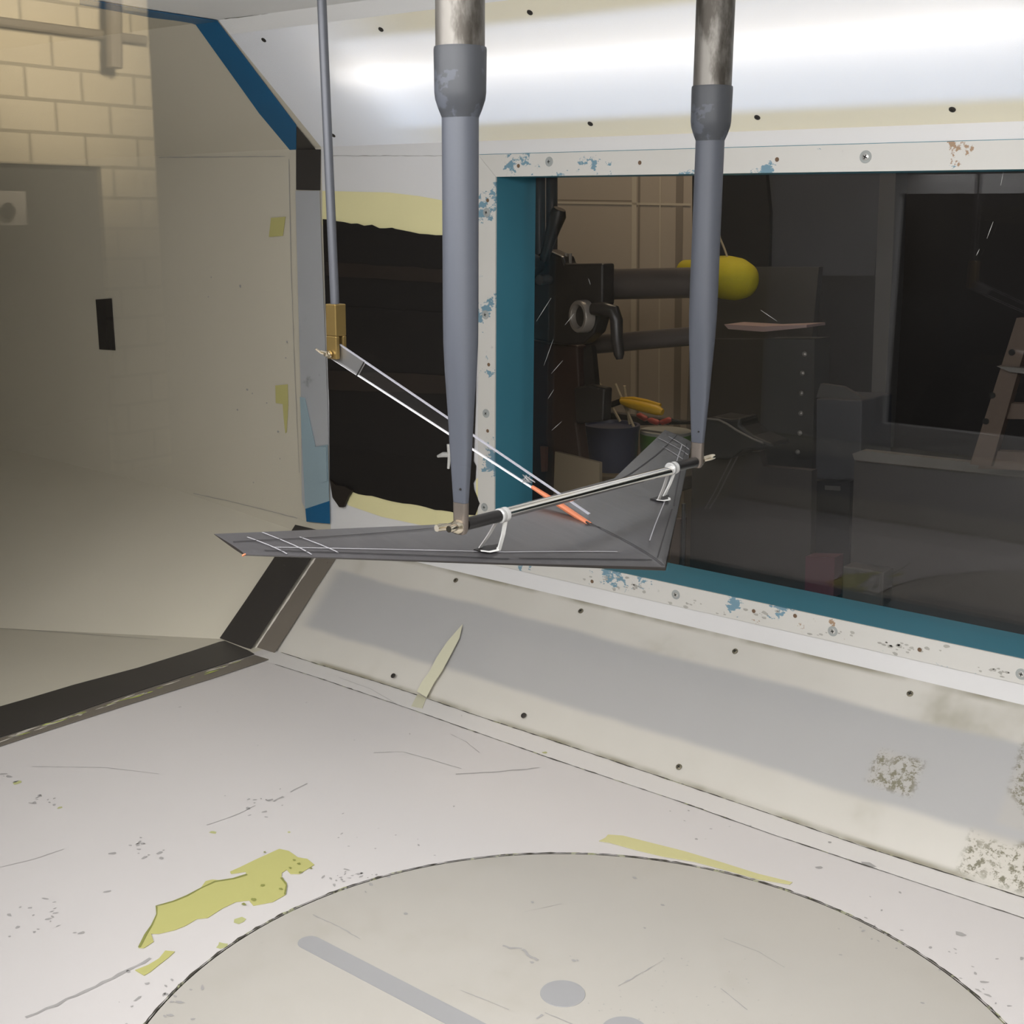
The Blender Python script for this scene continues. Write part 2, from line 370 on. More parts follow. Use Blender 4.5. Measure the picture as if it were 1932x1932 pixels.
tscuff([(868,1868),(920,1888),(960,1905)], .001); tscuff([(1028,1910),(1080,1932)], .0015); tscuff([(1360,1865),(1410,1905)], .0012); tscuff([(990,1720),(1060,1705)], .0006)
def tblob(px, py, r, m=1):
    c = PZ(px, py, .0006); k = 6; mb.face([c+Vector((math.cos(6.283*i/k)*r*random.uniform(.6, 1.8), math.sin(6.283*i/k)*r*random.uniform(.6, 1.2), 0)) for i in range(k)], m)
for px, py, r in ((1005,1702,.003),(1198,1656,.003),(766,1724,.004),(1082,1812,.003),(1090,1812,.002),(1217,1751,.002),(360,1867,.002),(1004,1816,.003),(1250,1707,.003)): tblob(px, py, r)
for _ in range(60): tblob(random.gauss(1290, 90), random.gauss(1880, 45), random.uniform(.0004, .0011))
for _ in range(40): tblob(random.gauss(1000, 260), random.gauss(1800, 70), random.uniform(.0003, .0009))
mb.build('disc', [m_turn, m_mark], t, smooth=40)
m_slot = paint('slot_grey', (.34, .34, .345), .55, .1, 20, grime=(.28, .28, .285), g0=.6, g1=.7, gscale=25, stretch=(.3, 1, 1))
mb = MB(); a, b, r = Vector((1.0065, .9815, .0003)), Vector((1.50, .9815, .0003)), .0162
cap = [a+Vector((math.cos(q), math.sin(q), 0))*r for q in [math.pi/2+math.pi*i/14 for i in range(15)]]+[b+Vector((math.cos(q), math.sin(q), 0))*r for q in [-math.pi/2+math.pi*i/14 for i in range(15)]]
mb.prism(cap, (0, 0, .0006)); o = mb.build('slot_cover', m_slot, t); o['label'] = 'long grey filled slot'
for cx, cy in ((1.3528, 1.1115), (1.4603, 1.0975)):
    mb = MB(); mb.lathe((cx, cy, .0003), (0, 0, 1), [(0, .0298), (.0006, .0295)], 40)
    o = mb.build('hole_plug', m_slot, t); o['label'] = 'round grey hole plug'

# wall with the observation window (far side); the pane sits deeper in a teal reveal
XW1, XW2 = .4704, .5188; XW3, XW4 = 2.62, 2.57; Z3, Z4, Z5, Z6 = .2508, .2946, 1.0701, 1.1152; YG = 2.066
mb = MB(); th = .03
mb.box((0, YW, Z2), (XW1, YW+th, Z7)); mb.box((XW3, YW, Z2), (XR, YW+th, Z7))
mb.box((XW1, YW, Z2), (XW3, YW+th, Z3)); mb.box((XW1, YW, Z6), (XW3, YW+th, Z7))
# thin joint line high on the left wall piece and worn lower edge
for a, b in zip(range(0, 30), range(1, 31)):
    pass
mb.ribbon([PY(x, 294+random.uniform(-.6, .6), YW-.0006) for x in range(612, 905, 8)], .0012, (0, -1, 0), 1, .8)
struct(mb.build('wall_back', [m_white, m_mark]), 'white far wall of the wind tunnel around the window')
win = bpy.data.objects.new('window_1', None); COL.objects.link(win); win['kind'] = 'structure'; win['_b'] = [0, 0, 0]; win['label'] = 'observation window with worn white frame and teal reveal'
mb = MB(); yf = YW-.0035
def quadp(a, b, c, d): mb.prism([(q[0], yf, q[1]) for q in (a, b, c, d)], (0, .004, 0))
g = .0012
quadp((XW1+g, Z3+g), (XW3-g, Z3+g), (XW4, Z4), (XW2, Z4)); quadp((XW1+g, Z6-g), (XW2, Z5), (XW4, Z5), (XW3-g, Z6-g))
quadp((XW1+g, Z3+g+.0006), (XW2-.0008, Z4), (XW2-.0008, Z5), (XW1+g, Z6-g-.0006)); quadp((XW3-g, Z3+g), (XW3-g, Z6-g), (XW4, Z5), (XW4, Z4))
mb.build('window_frame', m_frame, win)
mb = MB(); ri = .001
for lo, hi in (((XW1, YW+.0008, Z3), (XW2-ri, YG+.04, Z6)), ((XW4+ri, YW+.0008, Z3), (XW3, YG+.04, Z6)), ((XW2, YW+.0008, Z3), (XW4, YG+.04, Z4-ri)), ((XW2, YW+.0008, Z5+ri), (XW4, YG+.04, Z6))): mb.box(lo, hi)
for lo, hi in (((XW1, YW+.0005, Z3), (XW1+g, YW+.03, Z6)), ((XW1, YW+.0005, Z3), (XW3, YW+.03, Z3+g)), ((XW1, YW+.0005, Z6-g), (XW3, YW+.03, Z6))): mb.box(lo, hi)
mb.build('reveal', m_teal, win)
mb = MB(); mb.box((XW2-.01, YG, Z4-.01), (XW4+.01, YG+.011, Z5+.01)); mb.build('window_pane', m_pane, win)
# scratches on the pane
mb = MB()
for a, b in (((1044,640),(1026,690)),((1062,680),(1040,705)),((1045,735),(1034,752)),((1060,795),(1041,812)),((1083,592),(1066,613)),((1040,562),(1012,606)),((1110,525),(1114,537)),((1893,325),(1888,350)),((1874,418),(1862,450)),((1848,470),(1842,482)),((1435,585),(1466,606)),((970,620),(966,632))):
    P = [PY(*a, YG-.0006), PY(*b, YG-.0006)]; mb.ribbon([P[0], P[0].lerp(P[1], .5), P[1]], [.0004, .0011, .0004], (0, -1, 0))
m_scr = paint('scratch', (.5, .5, .48), .5, .1, 10)
o = mb.build('scratches', m_scr, win); o['kind'] = 'stuff'

def screw(parent, p, n, r, head, name='screw', recess=True, washer=None):
    p, n = Vector(p), Vector(n).normalized(); mb = MB()
    mb.lathe(p, n, [(0, r), (r*.18, r*.95), (r*.30, r*.6), (r*.32, 0)], 14)
    if recess:
        u = n.cross(Vector((.3, .2, 1))).normalized(); a = random.uniform(0, 1.5); u.rotate(Matrix.Rotation(a, 3, n)); v = n.cross(u)
        for A, B in ((u, v), (v, u)): mb.face([p+n*r*.36+A*r*.62*i+B*r*.14*j for i, j in ((-1, -1), (1, -1), (1, 1), (-1, 1))], 1)
    if washer: mb.lathe(p, n, [(0, washer), (r*.08, washer*.98)], 18, 2)
    return mb.build(name, [head, m_recess, m_washer], parent, smooth=40)
m_washer = paint('paint_ring', (.36, .38, .37), .6, .2, 60)
for px, py in ((1036,305),(918,401),(916,594),(917,780),(914,957),(1275,1122),(1571,1191),(1927,1272)): screw(win, PY(px, py, yf-.0002), (0, -1, 0), .0052, m_zinc if px > 1200 else m_washer, washer=.0095)
screw(win, PY(1633, 296, yf-.0002), (0, -1, 0), .0062, m_zinc, washer=.0105)
for px, py, in ((1207,307),(1466,301),(920,378),(922,688),(920,813),(978,313),(1422,1153),(1117,1097),(1500,1162),(1735,1226)):
    mb = MB(); mb.lathe(PY(px, py, yf-.0002), (0, -1, 0), [(0, .0040), (.0006, .0036)], 10)
    o = mb.build('filled_hole', paint('rusty_plug', (.16, .10, .06), .7, .4, 60), win)
for k, (px, py, n_) in enumerate(((1160,1090,12),(1190,1108,14),(1410,1158,16),(1700,1218,16),(1735,1225,10),(1870,1268,14),(1300,1140,8),(1570,1196,8))):
    mb = MB()
    for _ in range(n_):
        c = PY(random.gauss(px, 26), random.gauss(py, 4)+0, yf-.0004)
        if c.z < Z3+.004 or c.z > Z4-.003: continue
        r = random.uniform(.001, .0042); mb.face([c+Vector((math.cos(6.283*i/7)*r*random.uniform(.7, 2.0), 0, math.sin(6.283*i/7)*r*random.uniform(.5, 1))) for i in range(7)])
    o = mb.build('grime', m_grime if k else (globals().setdefault('m_grime', paint('grime_spot', (.42, .41, .375), .8, .25, 50))), win); o['kind'] = 'stuff'

# ceiling
mb = MB(); NT = 2*YC-YTD
mb.face([(0, NT, HD), (XR, NT, HD), (XR, YTD, HD), (0, YTD, HD)])
for s_ in (1, -1):
    f_ = lambda y: YC+s_*(y-YC)
    mb.face([(0, f_(YTD), HD), (XR, f_(YTD), HD), (XR, f_(YT), H), (0, f_(YT), H)])
for q in range(2):
    pass
mb.ribbon([PZ(a, b+random.uniform(-.5, .5), HD-.0006) for a, b in [(424+(596-424)*i/16, 36-21*i/16) for i in range(7)]], .0028, (0, 0, -1), 1, .9)
for i in range(9):
    a = 500+i*38+random.uniform(-8, 8); y_ = 36-(a-424)*.122
    mb.ribbon([PZ(a, y_, HD-.0006), PZ(a+random.uniform(8, 22), y_-2, HD-.0006)], .002, (0, 0, -1), 1, .5)
struct(mb.build('ceiling', [m_ceil, m_crack]), 'pale grey painted tunnel ceiling')

# near wall with its window (the photograph is taken through it)
mb = MB()
for lo, hi in (((0, YN-.03, Z2), (XW1, YN, Z7)), ((XW3, YN-.03, Z2), (XR, YN, Z7)), ((XW1, YN-.03, Z2), (XW3, YN, Z4)), ((XW1, YN-.03, Z5), (XW3, YN, Z7))): mb.box(lo, hi)
struct(mb.build('wall_front', m_white), 'near wall of the wind tunnel')
near = bpy.data.objects.new('window_2', None); COL.objects.link(near); near['kind'] = 'structure'; near['_b'] = [0, 0, 0]; near['label'] = 'clear pane of the near window'
mb = MB(); mb.box((XW1-.01, YN-.024, Z4-.01), (XW3+.01, YN-.014, Z5+.01)); mb.build('window_pane', m_pane2, near)

# lower slanted panels
def lower_panel(side):
    mb = MB(); X_ = [.0, .03]+[.15*i for i in range(1, 23)]
    for a, b in zip(X_, X_[1:]):
        ya, yb = (interp(L1, a), interp(L1, b)) if side > 0 else (2*YC-YA,)*2
        yw = YW if side > 0 else YN
        mb.face([(a, ya, 0), (b, yb, 0), (b, yw, Z2), (a, yw, Z2)], 0, [(a/XR, 0), (b/XR, 0), (b/XR, 1), (a/XR, 1)])
    return mb
nl = Vector((0, -Z2, YW-YA)).normalized()
lp = thing('slanted_panel', 'frosted grey slanted panel with cream borders along the floor under the window', 'panel', (1.0, YW, Z2))
mb = lower_panel(1); mb.build('frosted_sheet', m_lower, lp)
for px, py, mt in ((860,1095,m_screw),(1096,1153,m_screw),(1387,1229,m_screw),(1717,1309,m_screw),(742,1275,m_screwdark),(988,1350,m_screwdark),(1281,1447,m_screw),(1621,1560,m_screw)):
    screw(lp, PP(px, py, LCH)+nl*.0004, nl, .0058, mt, recess=mt is m_screw)
struct(lower_panel(-1).build('wall_front.001', m_lower), 'near slanted panel')

# upper slanted light panels
def light_fixture(side, label, m_warm, m_cool):
    root = thing('light_panel', label, 'light panel', (1.6, YC+side*(YW-YC), Z7))
    fl_ = lambda y: YC+side*(y-YC)
    A, B = Vector((0, fl_(YW), Z7)), Vector((0, fl_(YT), H)); ch = B-A; L = ch.length; up = ch/L
    out = Vector((0, side*(H-Z7), YW-YT)).normalized()
    mb = MB(); X_ = ([.0]+[.33*i for i in range(1, 11)]) if side > 0 else [1.45+.185*i for i in range(11)]
    for a, b in zip(X_, X_[1:]):
        P = [A+Vector((a, 0, 0)), A+Vector((b, 0, 0)), B+Vector((b, 0, 0)), B+Vector((a, 0, 0))]
        mb.face(P, 0, [(a/XR, 0), (b/XR, 0), (b/XR, 1), (a/XR, 1)])
    mb.build('frosted_sheet', m_lightp if side > 0 else m_near, root, fix=False)
    if side < 0:
        mb = MB(); v_ = lambda p, x: p+Vector((x, 0, 0)); mb.face([v_(A, .55), v_(A, 1.449), v_(B, 1.449), v_(B, .55)]); mb.build('frosted_sheet', emission('near_fill_dim', (1, .99, .99), NEAR_FILL*.72), root)
        mb = MB(); mb.face([A, v_(A, .549), v_(B, .549), B]); mb.build('blank_sheet', m_white, root)  # left stretch dimmed and its end blanked to shape the fill light
        return root, out
    mb = MB(); d = .17        # white box behind the sheet
    a, b = A+up*(-.01), B+up*.01; c, e = B+up*.01+out*d, A-up*.01+out*d
    o3 = lambda p, x: Vector((x, p.y, p.z))
    x0, x1 = .0, XR+.02
    for p, q in ((b, c), (c, e), (e, a)): mb.face([o3(p, x0), o3(q, x0), o3(q, x1), o3(p, x1)])
    mb.face([o3(a, x0), o3(b, x0), o3(c, x0), o3(e, x0)]); mb.face([o3(a, x1), o3(b, x1), o3(c, x1), o3(e, x1)])
    # outer lid closing the first hand's breadth of the box
    for p, q in ((b, c), (c, e), (e, a)): mb.face([o3(p, -.02), o3(q, -.02), o3(q, x0), o3(p, x0)])
    mb.build('housing', m_house, root, fix=False)
    for f, dd, x_0, x_1, mt in ((.58, .045, .20, 1.62, m_warm), (.58, .045, 1.72, 3.25, m_warm), (.33, .12, .20, 1.75, m_cool), (.33, .12, 1.85, 3.25, m_cool)):
        p = A+up*L*f+out*dd; mb = MB(); mb.tube([o3(p, x_0), o3(p, x_1)], .012, 8); o = mb.build('fluorescent_tube', mt, root)
    return root, out
m_warm = emission('tube_glow_warm', (1, .93, .84), TUBE_WARM); m_cool = emission('tube_glow_cool', (.60, .76, 1), TUBE_COOL)
m_near = emission('near_fill_glow', (1, .99, .99), NEAR_FILL)  # unseen near panel carries the added fill light
lt, out_ = light_fixture(1, 'glowing frosted light panel slanting between the window wall and the ceiling', m_warm, m_cool)
for px, py in ((498,75),(719,55),(1000,23),(1114,233),(1429,221),(1797,206),(629,255)): screw(lt, PP(px, py, UCH)-out_*.0006, -out_, .0056, m_screwdark, recess=px > 1300)
light_fixture(-1, 'unseen frosted light panel on the near side, lit as added fill', None, None)

# duct upstream of the left end
def sec(x, yw, zl, yf_, zu, yu=None, h=None):
    yu = YTD if yu is None else yu; h = HD if h is None else h
    far = [(2*YC-yf_, 0), (yf_, 0), (yw, zl), (yw, zu), (yu, h), (2*YC-yu, h), (2*YC-yw, zu), (2*YC-yw, zl)]
    return [Vector((x, y, z)) for y, z in far]
secs = [sec(0, YW, Z2, YA, Z7), sec(-.12, YW, Z2+.006, YA-.01, Z7-.002), sec(-.61, YW, .26, 1.443, 1.134), sec(-1.6, YW, .27, 1.16, 1.134), sec(-3.2, YW, .28, 1.05, 1.134)]
fine = []
for A_, B_, k in zip(secs, secs[1:], (1, 8, 8, 4)):
    for j in range(k): fine.append([p.lerp(q, j/k) for p, q in zip(A_, B_)])
fine.append(secs[-1]); cut = []
for R_ in fine:
    q = []
    for p, r in zip(R_, R_[1:]+R_[:1]): q += [p.lerp(r, j/6) for j in range(6)]
    cut.append(q)
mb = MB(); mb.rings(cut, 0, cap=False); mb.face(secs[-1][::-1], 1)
m_deep = paint('duct_end_shade', (.10, .095, .08), .7, .1, 3)  # dark cap colour stands in for the unlit depth of the duct
struct(mb.build('wall_left', [m_duct, m_deep], fix=False, smooth=20), 'beige painted duct beyond the left end of the test section')
DW = plane((0, YW, 0), (1, YW, 0), (0, YW, 1)); DF = plane((0, 0, 0), (1, 0, 0), (0, 1, 0)); DU = UCH
# joint lines of the duct plates
mb = MB()
for A_, pl, wd in (([(365,931),(430,945),(500,962),(570,980)], DW, .0016), ([(300,297),(420,296),(555,295)], DW, .0014), ([(0,1185),(120,1193),(215,1200),(310,1207)], DF, .002), ([(545,300),(549,500),(556,700),(566,920)], DW, .0016)):
    P = []
    for (a, b), (c, d) in zip(A_, A_[1:]):
        for j in range(8): P.append(PP(a+(c-a)*j/8, b+(d-b)*j/8, pl))
    P = [p+(CAM-p).normalized()*.004 for p in P]
    mb.ribbon(P, wd, pl[0], 0, .6)
for a, b, r in ((455,540,.004),(400,523,.002),(526,814,.003),(468,735,.003),(478,742,.002),(505,760,.002),(450,773,.003),(543,645,.003),(541,675,.002),(480,910,.002),(395,560,.002),(530,865,.002)):
    c = PP(a, b, DW)+Vector((0, -.003, 0)); mb.face([c+Vector((math.cos(6.283*i/6)*r*random.uniform(.6, 1.8), 0, math.sin(6.283*i/6)*r)) for i in range(6)])
o = mb.build('trim_2', m_mark); struct(o, 'joint lines between the duct plates')
# right end
mb = MB(); m_end = paint('right_duct', (.5, .48, .42), .5, .05, 4)
rs = [[Vector((x, p.y, p.z)) for p in sec(x, YW, Z2, 1.75, Z7)] for x in (XR, XR+1.2)]
mb.rings(rs, 0, cap=False); mb.face(rs[1]); struct(mb.build('wall_right', m_end, fix=False), 'duct beyond the right end of the test section')

# ------------------------------------------------------------------ tapes at the left seam
def tape(name, label, pts, pl, mat, cat='tape', lift=.003, th=.0012, group=None, extra=None):
    P = [PP(a, b, pl) for a, b in pts]; n = pl[0].copy()
    if n.dot(CAM-P[0]) < 0: n = -n
    P = [p+n*lift for p in P]; mb = MB(); mb.prism(P, -n*th)
    if extra: extra(mb, pl, n)
    return tag(mb.build(name, mat if isinstance(mat, list) else [mat]), label, cat, group)
U0 = DU
tape('tape_strip', 'dark blue tape along the slanted seam at upper left', [(411,38),(560,235),(560,293),(556,291),(490,212),(440,142),(392,75),(370,44)], U0, m_bluetape)
tape('tape_strip', 'dark blue tape along the ceiling seam at upper left', [(150,-6),(288,18),(411,37),(372,45),(361,41),(330,36),(288,31),(150,6)], plane((0,0,HD),(1,0,HD),(0,1,HD)), m_bluetape)
tape('tape_strip', 'black tape piece at lower end of the blue slanted tape', [(561,282),(607,282),(606,359),(561,358)], DW, m_darktape, lift=.004, extra=lambda mb, pl, n: mb.prism([PP(a_, b_, UCH)-out_*.004 for a_, b_ in ((561,236),(605,290),(610,306),(561,306))], out_*.001))
tape('tape_strip', 'long silver tape running down the left seam', [(561,360),(606,360),(609,450),(614,580),(621,760),(623,840),(598,850),(580,960),(573,946),(571,746),(566,560)], DW, m_silver, lift=.006)
tape('tape_strip', 'pale blue-grey tape at foot of the silver tape on left seam', [(571,748),(580,750),(600,842),(623,838),(626,944),(581,959)], DW, m_tealtape, lift=.009)
tape('tape_strip', 'short pale tape scrap over the edge of the pale blue-grey tape', [(604,842),(622,842),(624,906),(611,910)], DW, m_tealtape, lift=.012)
tape('tape_strip', 'short deep blue tape end at bottom of left seam', [(581,959),(626,944),(627,987),(583,983)], DW, m_bluetape, lift=.0085)
CH0 = LCH
tape('tape_strip', 'black tape along the lower slanted seam on the duct side', [(422,1210),(470,1140),(520,1065),(572,984),(622,990),(626,1012),(601,1048),(540,1140),(480,1231),(469,1228)], CH0, m_darktape, lift=.016)
tape('tape_strip', 'brown tape along the lower slanted seam on the panel side', [(480,1231),(540,1140),(601,1048),(622,1020),(652,1030),(638,1050),(598,1110),(552,1182),(512,1243),(496,1236)], LCH, m_browntape, lift=.003)
mb = MB(); P = [PP(480+(601-480)*i/24, 1231-183*i/24, LCH)+nl*.0045 for i in range(25)]; mb.tube(P, [.0022*random.uniform(.6, 1.5) for _ in P], 6)
tag(mb.build('sealant_bead', m_seam), 'thin white sealant bead down the lower slanted seam', 'sealant')
tape('tape_strip', 'black tape along the floor seam at left on the duct side', [(-420,1456),(60,1318),(140,1294),(260,1262),(360,1231),(414,1213),(424,1211),(468,1229),(480,1236),(350,1277),(212,1322),(100,1361),(-420,1526)], DF, m_darktape, lift=.003)
tape('tape_strip', 'grey-brown tape along the floor seam at left on the floor side', [(-420,1529),(100,1363),(212,1324),(350,1279),(481,1238),(507,1246),(400,1282),(240,1332),(110,1374),(-420,1547)], DF, m_browntape, lift=.003)
mb = MB(); random.seed(3)
for i in range(46):
    f = random.random(); px = 480*f**1.2; py = 1397-(1397-1238)*px/480+random.uniform(-3, 3); c = PZ(px, py, .0036)
    Lh = random.uniform(.004, .028); mb.ribbon([c-Vector((random.uniform(-.002, .002), Lh, 0)), c, c+Vector((random.uniform(-.002, .002), Lh, 0))], [.001, random.uniform(.002, .006), .001], (0, 0, 1), 0 if random.random() < .5 else 1)
o = tag(mb.build('tape_residue', [m_seam, paint('lime_residue', (.50, .58, .12), .6, .2, 40)], fix=False), 'flaking white and lime residue along the left floor seam', 'residue', kind='stuff')
# tapes on the duct and the floor
tape('tape_strip', 'small yellow tape square high on the beige duct wall', [(513,411),(540,409),(535,445),(509,447)], DW, m_ducttape)
tape('tape_strip', 'small yellow tape square with a drip low on the beige duct wall', [(521,727),(544,725),(545,765),(542,815),(540,817),(537,790),(535,762),(522,760)], DW, m_ducttape)
tape('tape_strip', 'short black tape strip on the beige duct wall', [(182,565),(212,563),(219,661),(189,659)], plane((-1.2, YW, 0), (-.3, YW, 0), (-.3, YW, 1)), m_darktape)
def torn(mb, pl, n):
    for a, b, r in ((555,1625,.006),(563,1632,.005),(548,1640,.004),(566,1648,.005),(530,1680,.004),(480,1700,.006),(460,1708,.005),(500,1610,.003),(585,1640,.004),(497,1673,.006)):
        c = PP(a, b, pl)+n*.0024; mb.face([c+Vector((math.cos(6.283*i/6)*r*random.uniform(.4, 1.2), math.sin(6.283*i/6)*r*random.uniform(.3, .9), 0)) for i in range(6)], 1)
    E2 = [(262,1790),(275,1765),(287,1748),(296,1727),(296,1712),(327,1702),(352,1692),(378,1678),(405,1665),(440,1660),(466,1652)]
    P = [PP(a, b, pl)+n*.0024 for a, b in E2]; mb.ribbon(P, .003, (0, 0, 1), 1, .8)
    E2 = [(537,1690),(541,1672),(531,1658)]; P = [PP(a, b, pl)+n*.0024 for a, b in E2]; mb.ribbon(P, .003, (0, 0, 1), 1, .8)
FLP = plane((0, 0, 0), (1, 0, 0), (0, 1, 0))
tape('tape_strip', 'large torn yellow-green tape patch on white floor beside turntable', [(262,1790),(275,1765),(287,1748),(296,1727),(296,1712),(327,1702),(352,1692),(378,1678),(388,1664),(400,1661),(412,1662),(440,1660),(466,1652),(463,1646),(436,1650),(434,1646),(452,1638),(485,1622),(527,1603),(545,1607),(562,1619),(580,1622),(593,1633),(565,1650),(548,1650),(541,1642),(532,1648),(531,1658),(541,1667),(538,1690),(515,1703),(478,1710),(470,1700),(445,1703),(420,1715),(392,1733),(372,1735),(350,1748),(330,1756),(300,1763),(285,1763),(290,1778),(272,1790)], FLP, [m_limetape, m_limedge], lift=.0016, th=.0008, extra=torn)
tape('tape_strip', 'small bow-shaped yellow-green tape scrap on white floor', [(255,1832),(280,1822),(300,1810),(312,1795),(330,1797),(318,1808),(300,1822),(284,1835),(272,1842)], FLP, [m_limetape, m_limedge], lift=.0016, th=.0008)
tape('tape_strip', 'long tapering yellow tape along far rim of turntable', [(1130,1588),(1142,1582),(1147,1576),(1175,1578),(1230,1592),(1290,1607),(1360,1628),(1430,1650),(1495,1666),(1490,1670),(1430,1660),(1370,1643),(1310,1627),(1250,1617),(1200,1605),(1150,1591)], FLP, [m_floortape], lift=.0016, th=.0008)
# pointed tape running up the lower panel
mb = MB()
pts = [(874,1179),(868,1205),(850,1240),(835,1268),(820,1290),(806,1317),(788,1306),(797,1288),(812,1268),(825,1242),(845,1212)]
P = [PP(a, b, LCH)+nl*.0034 for a, b in pts]; mb.prism(P, -nl*.0008)
P = [PZ(a, b, .0018) for a, b in ((788,1309),(804,1317),(797,1336),(776,1332))]; mb.prism(P, (0, 0, -.0008))
tag(mb.build('tape_strip', m_paletape), 'pointed pale yellow tape running up the slanted grey panel', 'tape')

# ------------------------------------------------------------------ black sheet and yellow paper on the wall left of the window
def on_wall(pts, e): return [PY(a, b, YW-e) for a, b in pts]
def wallpiece(name, label, cat, pts, e, th, mats, mb=None):
    mb = mb or MB(); mb.prism(on_wall(pts, e), (0, th, 0)); return tag(mb.build(name, mats), label, cat)
wallpiece('masking_paper', 'yellow masking paper strip above the black sheet on the white wall', 'paper', [(608,360),(680,362),(731,363),(790,370),(845,380),(905,390),(905,470),(835,458),(740,436),(608,425)], .0018, .0012, [m_masking])
wallpiece('masking_paper', 'yellow masking paper strip below the black sheet on the white wall', 'paper', [(650,920),(655,927),(760,940),(870,955),(898,962),(898,905),(903,900),(903,940),(898,990),(860,1000),(790,990),(720,975),(656,953)], .0018, .0012, [m_masking])
random.seed(11)
def ragged(a, b, n, j): return [(a[0]+(b[0]-a[0])*i/n+random.uniform(-1, 1)*j*.5, a[1]+(b[1]-a[1])*i/n+random.uniform(-1, 1)*j) for i in range(n+1)]
sheet = ragged((609,413), (740,432), 10, 2.5)+ragged((745,434), (898,452), 10, 2.5)+[(900,560),(897,760),(893,870)]+ragged((897,880),(893,925),4,3)+[(905,950),(896,972)]+ragged((880,972), (760,950), 8, 2.5)+ragged((740,945), (664,928), 6, 2)+[(656,940),(648,957),(640,957),(628,940),(622,905),(621,760),(614,580)]
bs = thing('black_sheet', 'black sheet taped over the white wall between left seam and window', 'sheet', (.2, YW, .35))
mb = MB(); mb.prism(on_wall(sheet, .0042), (0, .0015, 0)); mb.build('sheet', m_felt, bs)
for k, (y0, y1, d) in enumerate(((432,458,26),(495,520,16),(575,600,20),(700,735,10))):
    mb = MB(); a = ragged((613+k*2, y0), (897, y0+d), 12, 1.5); b = ragged((897, y0+d+ (y1-y0)), (613+k*2, y1), 12, 1.5)
    mb.prism(on_wall(a+b, .0052+.0004*k), (0, .0008, 0)); mb.build('tape_layer', m_feltedge if k % 2 else m_felt, bs)
mb = MB(); mb.prism(on_wall([(622,905),(634,916),(650,918),(664,926),(655,940),(648,957),(641,957),(627,938)], .012), (0, .007, 0)); mb.build('loose_flap', m_feltedge, bs)
mb = MB()
mb.tube(on_wall([(826,861),(836,858),(850,858),(864,860)], .010), [.003, .006, .006, .004], 8); mb.tube(on_wall([(847,838),(848,862),(846,884)], .012), [.005, .004, .003], 8)
tag(mb.build('wall_hook', paint('white_plastic', (.62, .62, .6), .4, .05, 20)), 'small white plastic hook on the black sheet behind the left strut', 'hook')

# ------------------------------------------------------------------ struts
SX = 1.4736; SYL, SYR = .7723, 1.1945
def sect(c, z, ax, ay, pw, seg=28):
    R = []
    for k in range(seg):
        t = 2*math.pi*k/seg; cx, sy = math.cos(t), math.sin(t)
        R.append(Vector((c[0]+ax*math.copysign(abs(cx)**pw, cx), c[1]+ay*math.copysign(abs(sy)**pw, sy), z)))
    return R
def strut(label, y, sgn):
    t = thing('support_strut', label, 'strut', (SX, y, .7), 'pair of grey support struts'); c = (SX, y)
    zb = 1.137
    mb = MB(); mb.lathe((SX, y, zb-.004), (0, 0, 1), [(0, .0212), (H+.06-zb, .0212)], 32); mb.build('steel_tube', m_steel, t, smooth=40)
    mb = MB(); mb.rings([sect(c, z, a, b, 1) for z, a, b in ((zb, .0224, .0224), (zb-.002, .0228, .0228), (1.100, .0224, .0224), (1.094, .0216, .0216), (1.086, .0188, .0190), (1.0795, .0160, .0164), (1.078, .0158, .0162))]); mb.build('shoulder_collar', m_greyd, t, smooth=50)
    prof = [(1.0795, .0160, .0163, 1), (1.03, .0160, .0161, 1), (.96, .0162, .0156, 1), (.915, .0163, .0150, .96), (.885, .0160, .0140, .9), (.86, .0150, .0115, .78), (.82, .0127, .0074, .6), (.79, .0112, .0055, .5), (.755, .0088, .0040, .42), (.740, .0077, .0036, .40), (.7385, .0075, .0034, .40)]
    mb = MB(); mb.rings([sect(c, z, a, b, pw) for z, a, b, pw in prof]); mb.build('grey_fairing', m_grey, t, smooth=50)
    mb = MB(); mb.lathe((SX+.003, y-.0040, .752), (0, -1, 0), [(0, .0011), (.0012, .0009)], 8); mb.build('set_screw', m_recess, t)
    mb = MB(); mb.rings([sect(c, z, a, b, .5) for z, a, b in ((.7384, .0076, .0042), (.722, .0074, .0042), (.712, .0068, .0042), (.7085, .0045, .0040))]); mb.build('steel_tip', m_tip, t, smooth=40)
    # wing nut outside the tip
    w0 = Vector((SX, y+sgn*.0040, .716)); mb = MB()
    mb.lathe(w0, (0, sgn, 0), [(0, .0068), (.0035, .0066), (.006, .0048), (.009, .0040)], 16)
    for s2, up_ in ((1, .35), (-1, .15)):
        P = [w0+Vector((0, sgn*.004, 0)), w0+Vector((s2*.0052, sgn*.010, up_*.006)), w0+Vector((s2*.0072, sgn*.0165, up_*.008)), w0+Vector((s2*.0075, sgn*.0215, up_*.008))]
        mb.tube(P, [.0030, .0034, .0036, .0032], 10)
    mb.build('wing_nut', m_nickel, t, smooth=50)
    return t
strut('thicker-looking grey strut nearer the camera hanging in front of the black sheet', SYL, -1)
strut('thinner-looking grey strut farther away hanging in front of the window glass', SYR, 1)

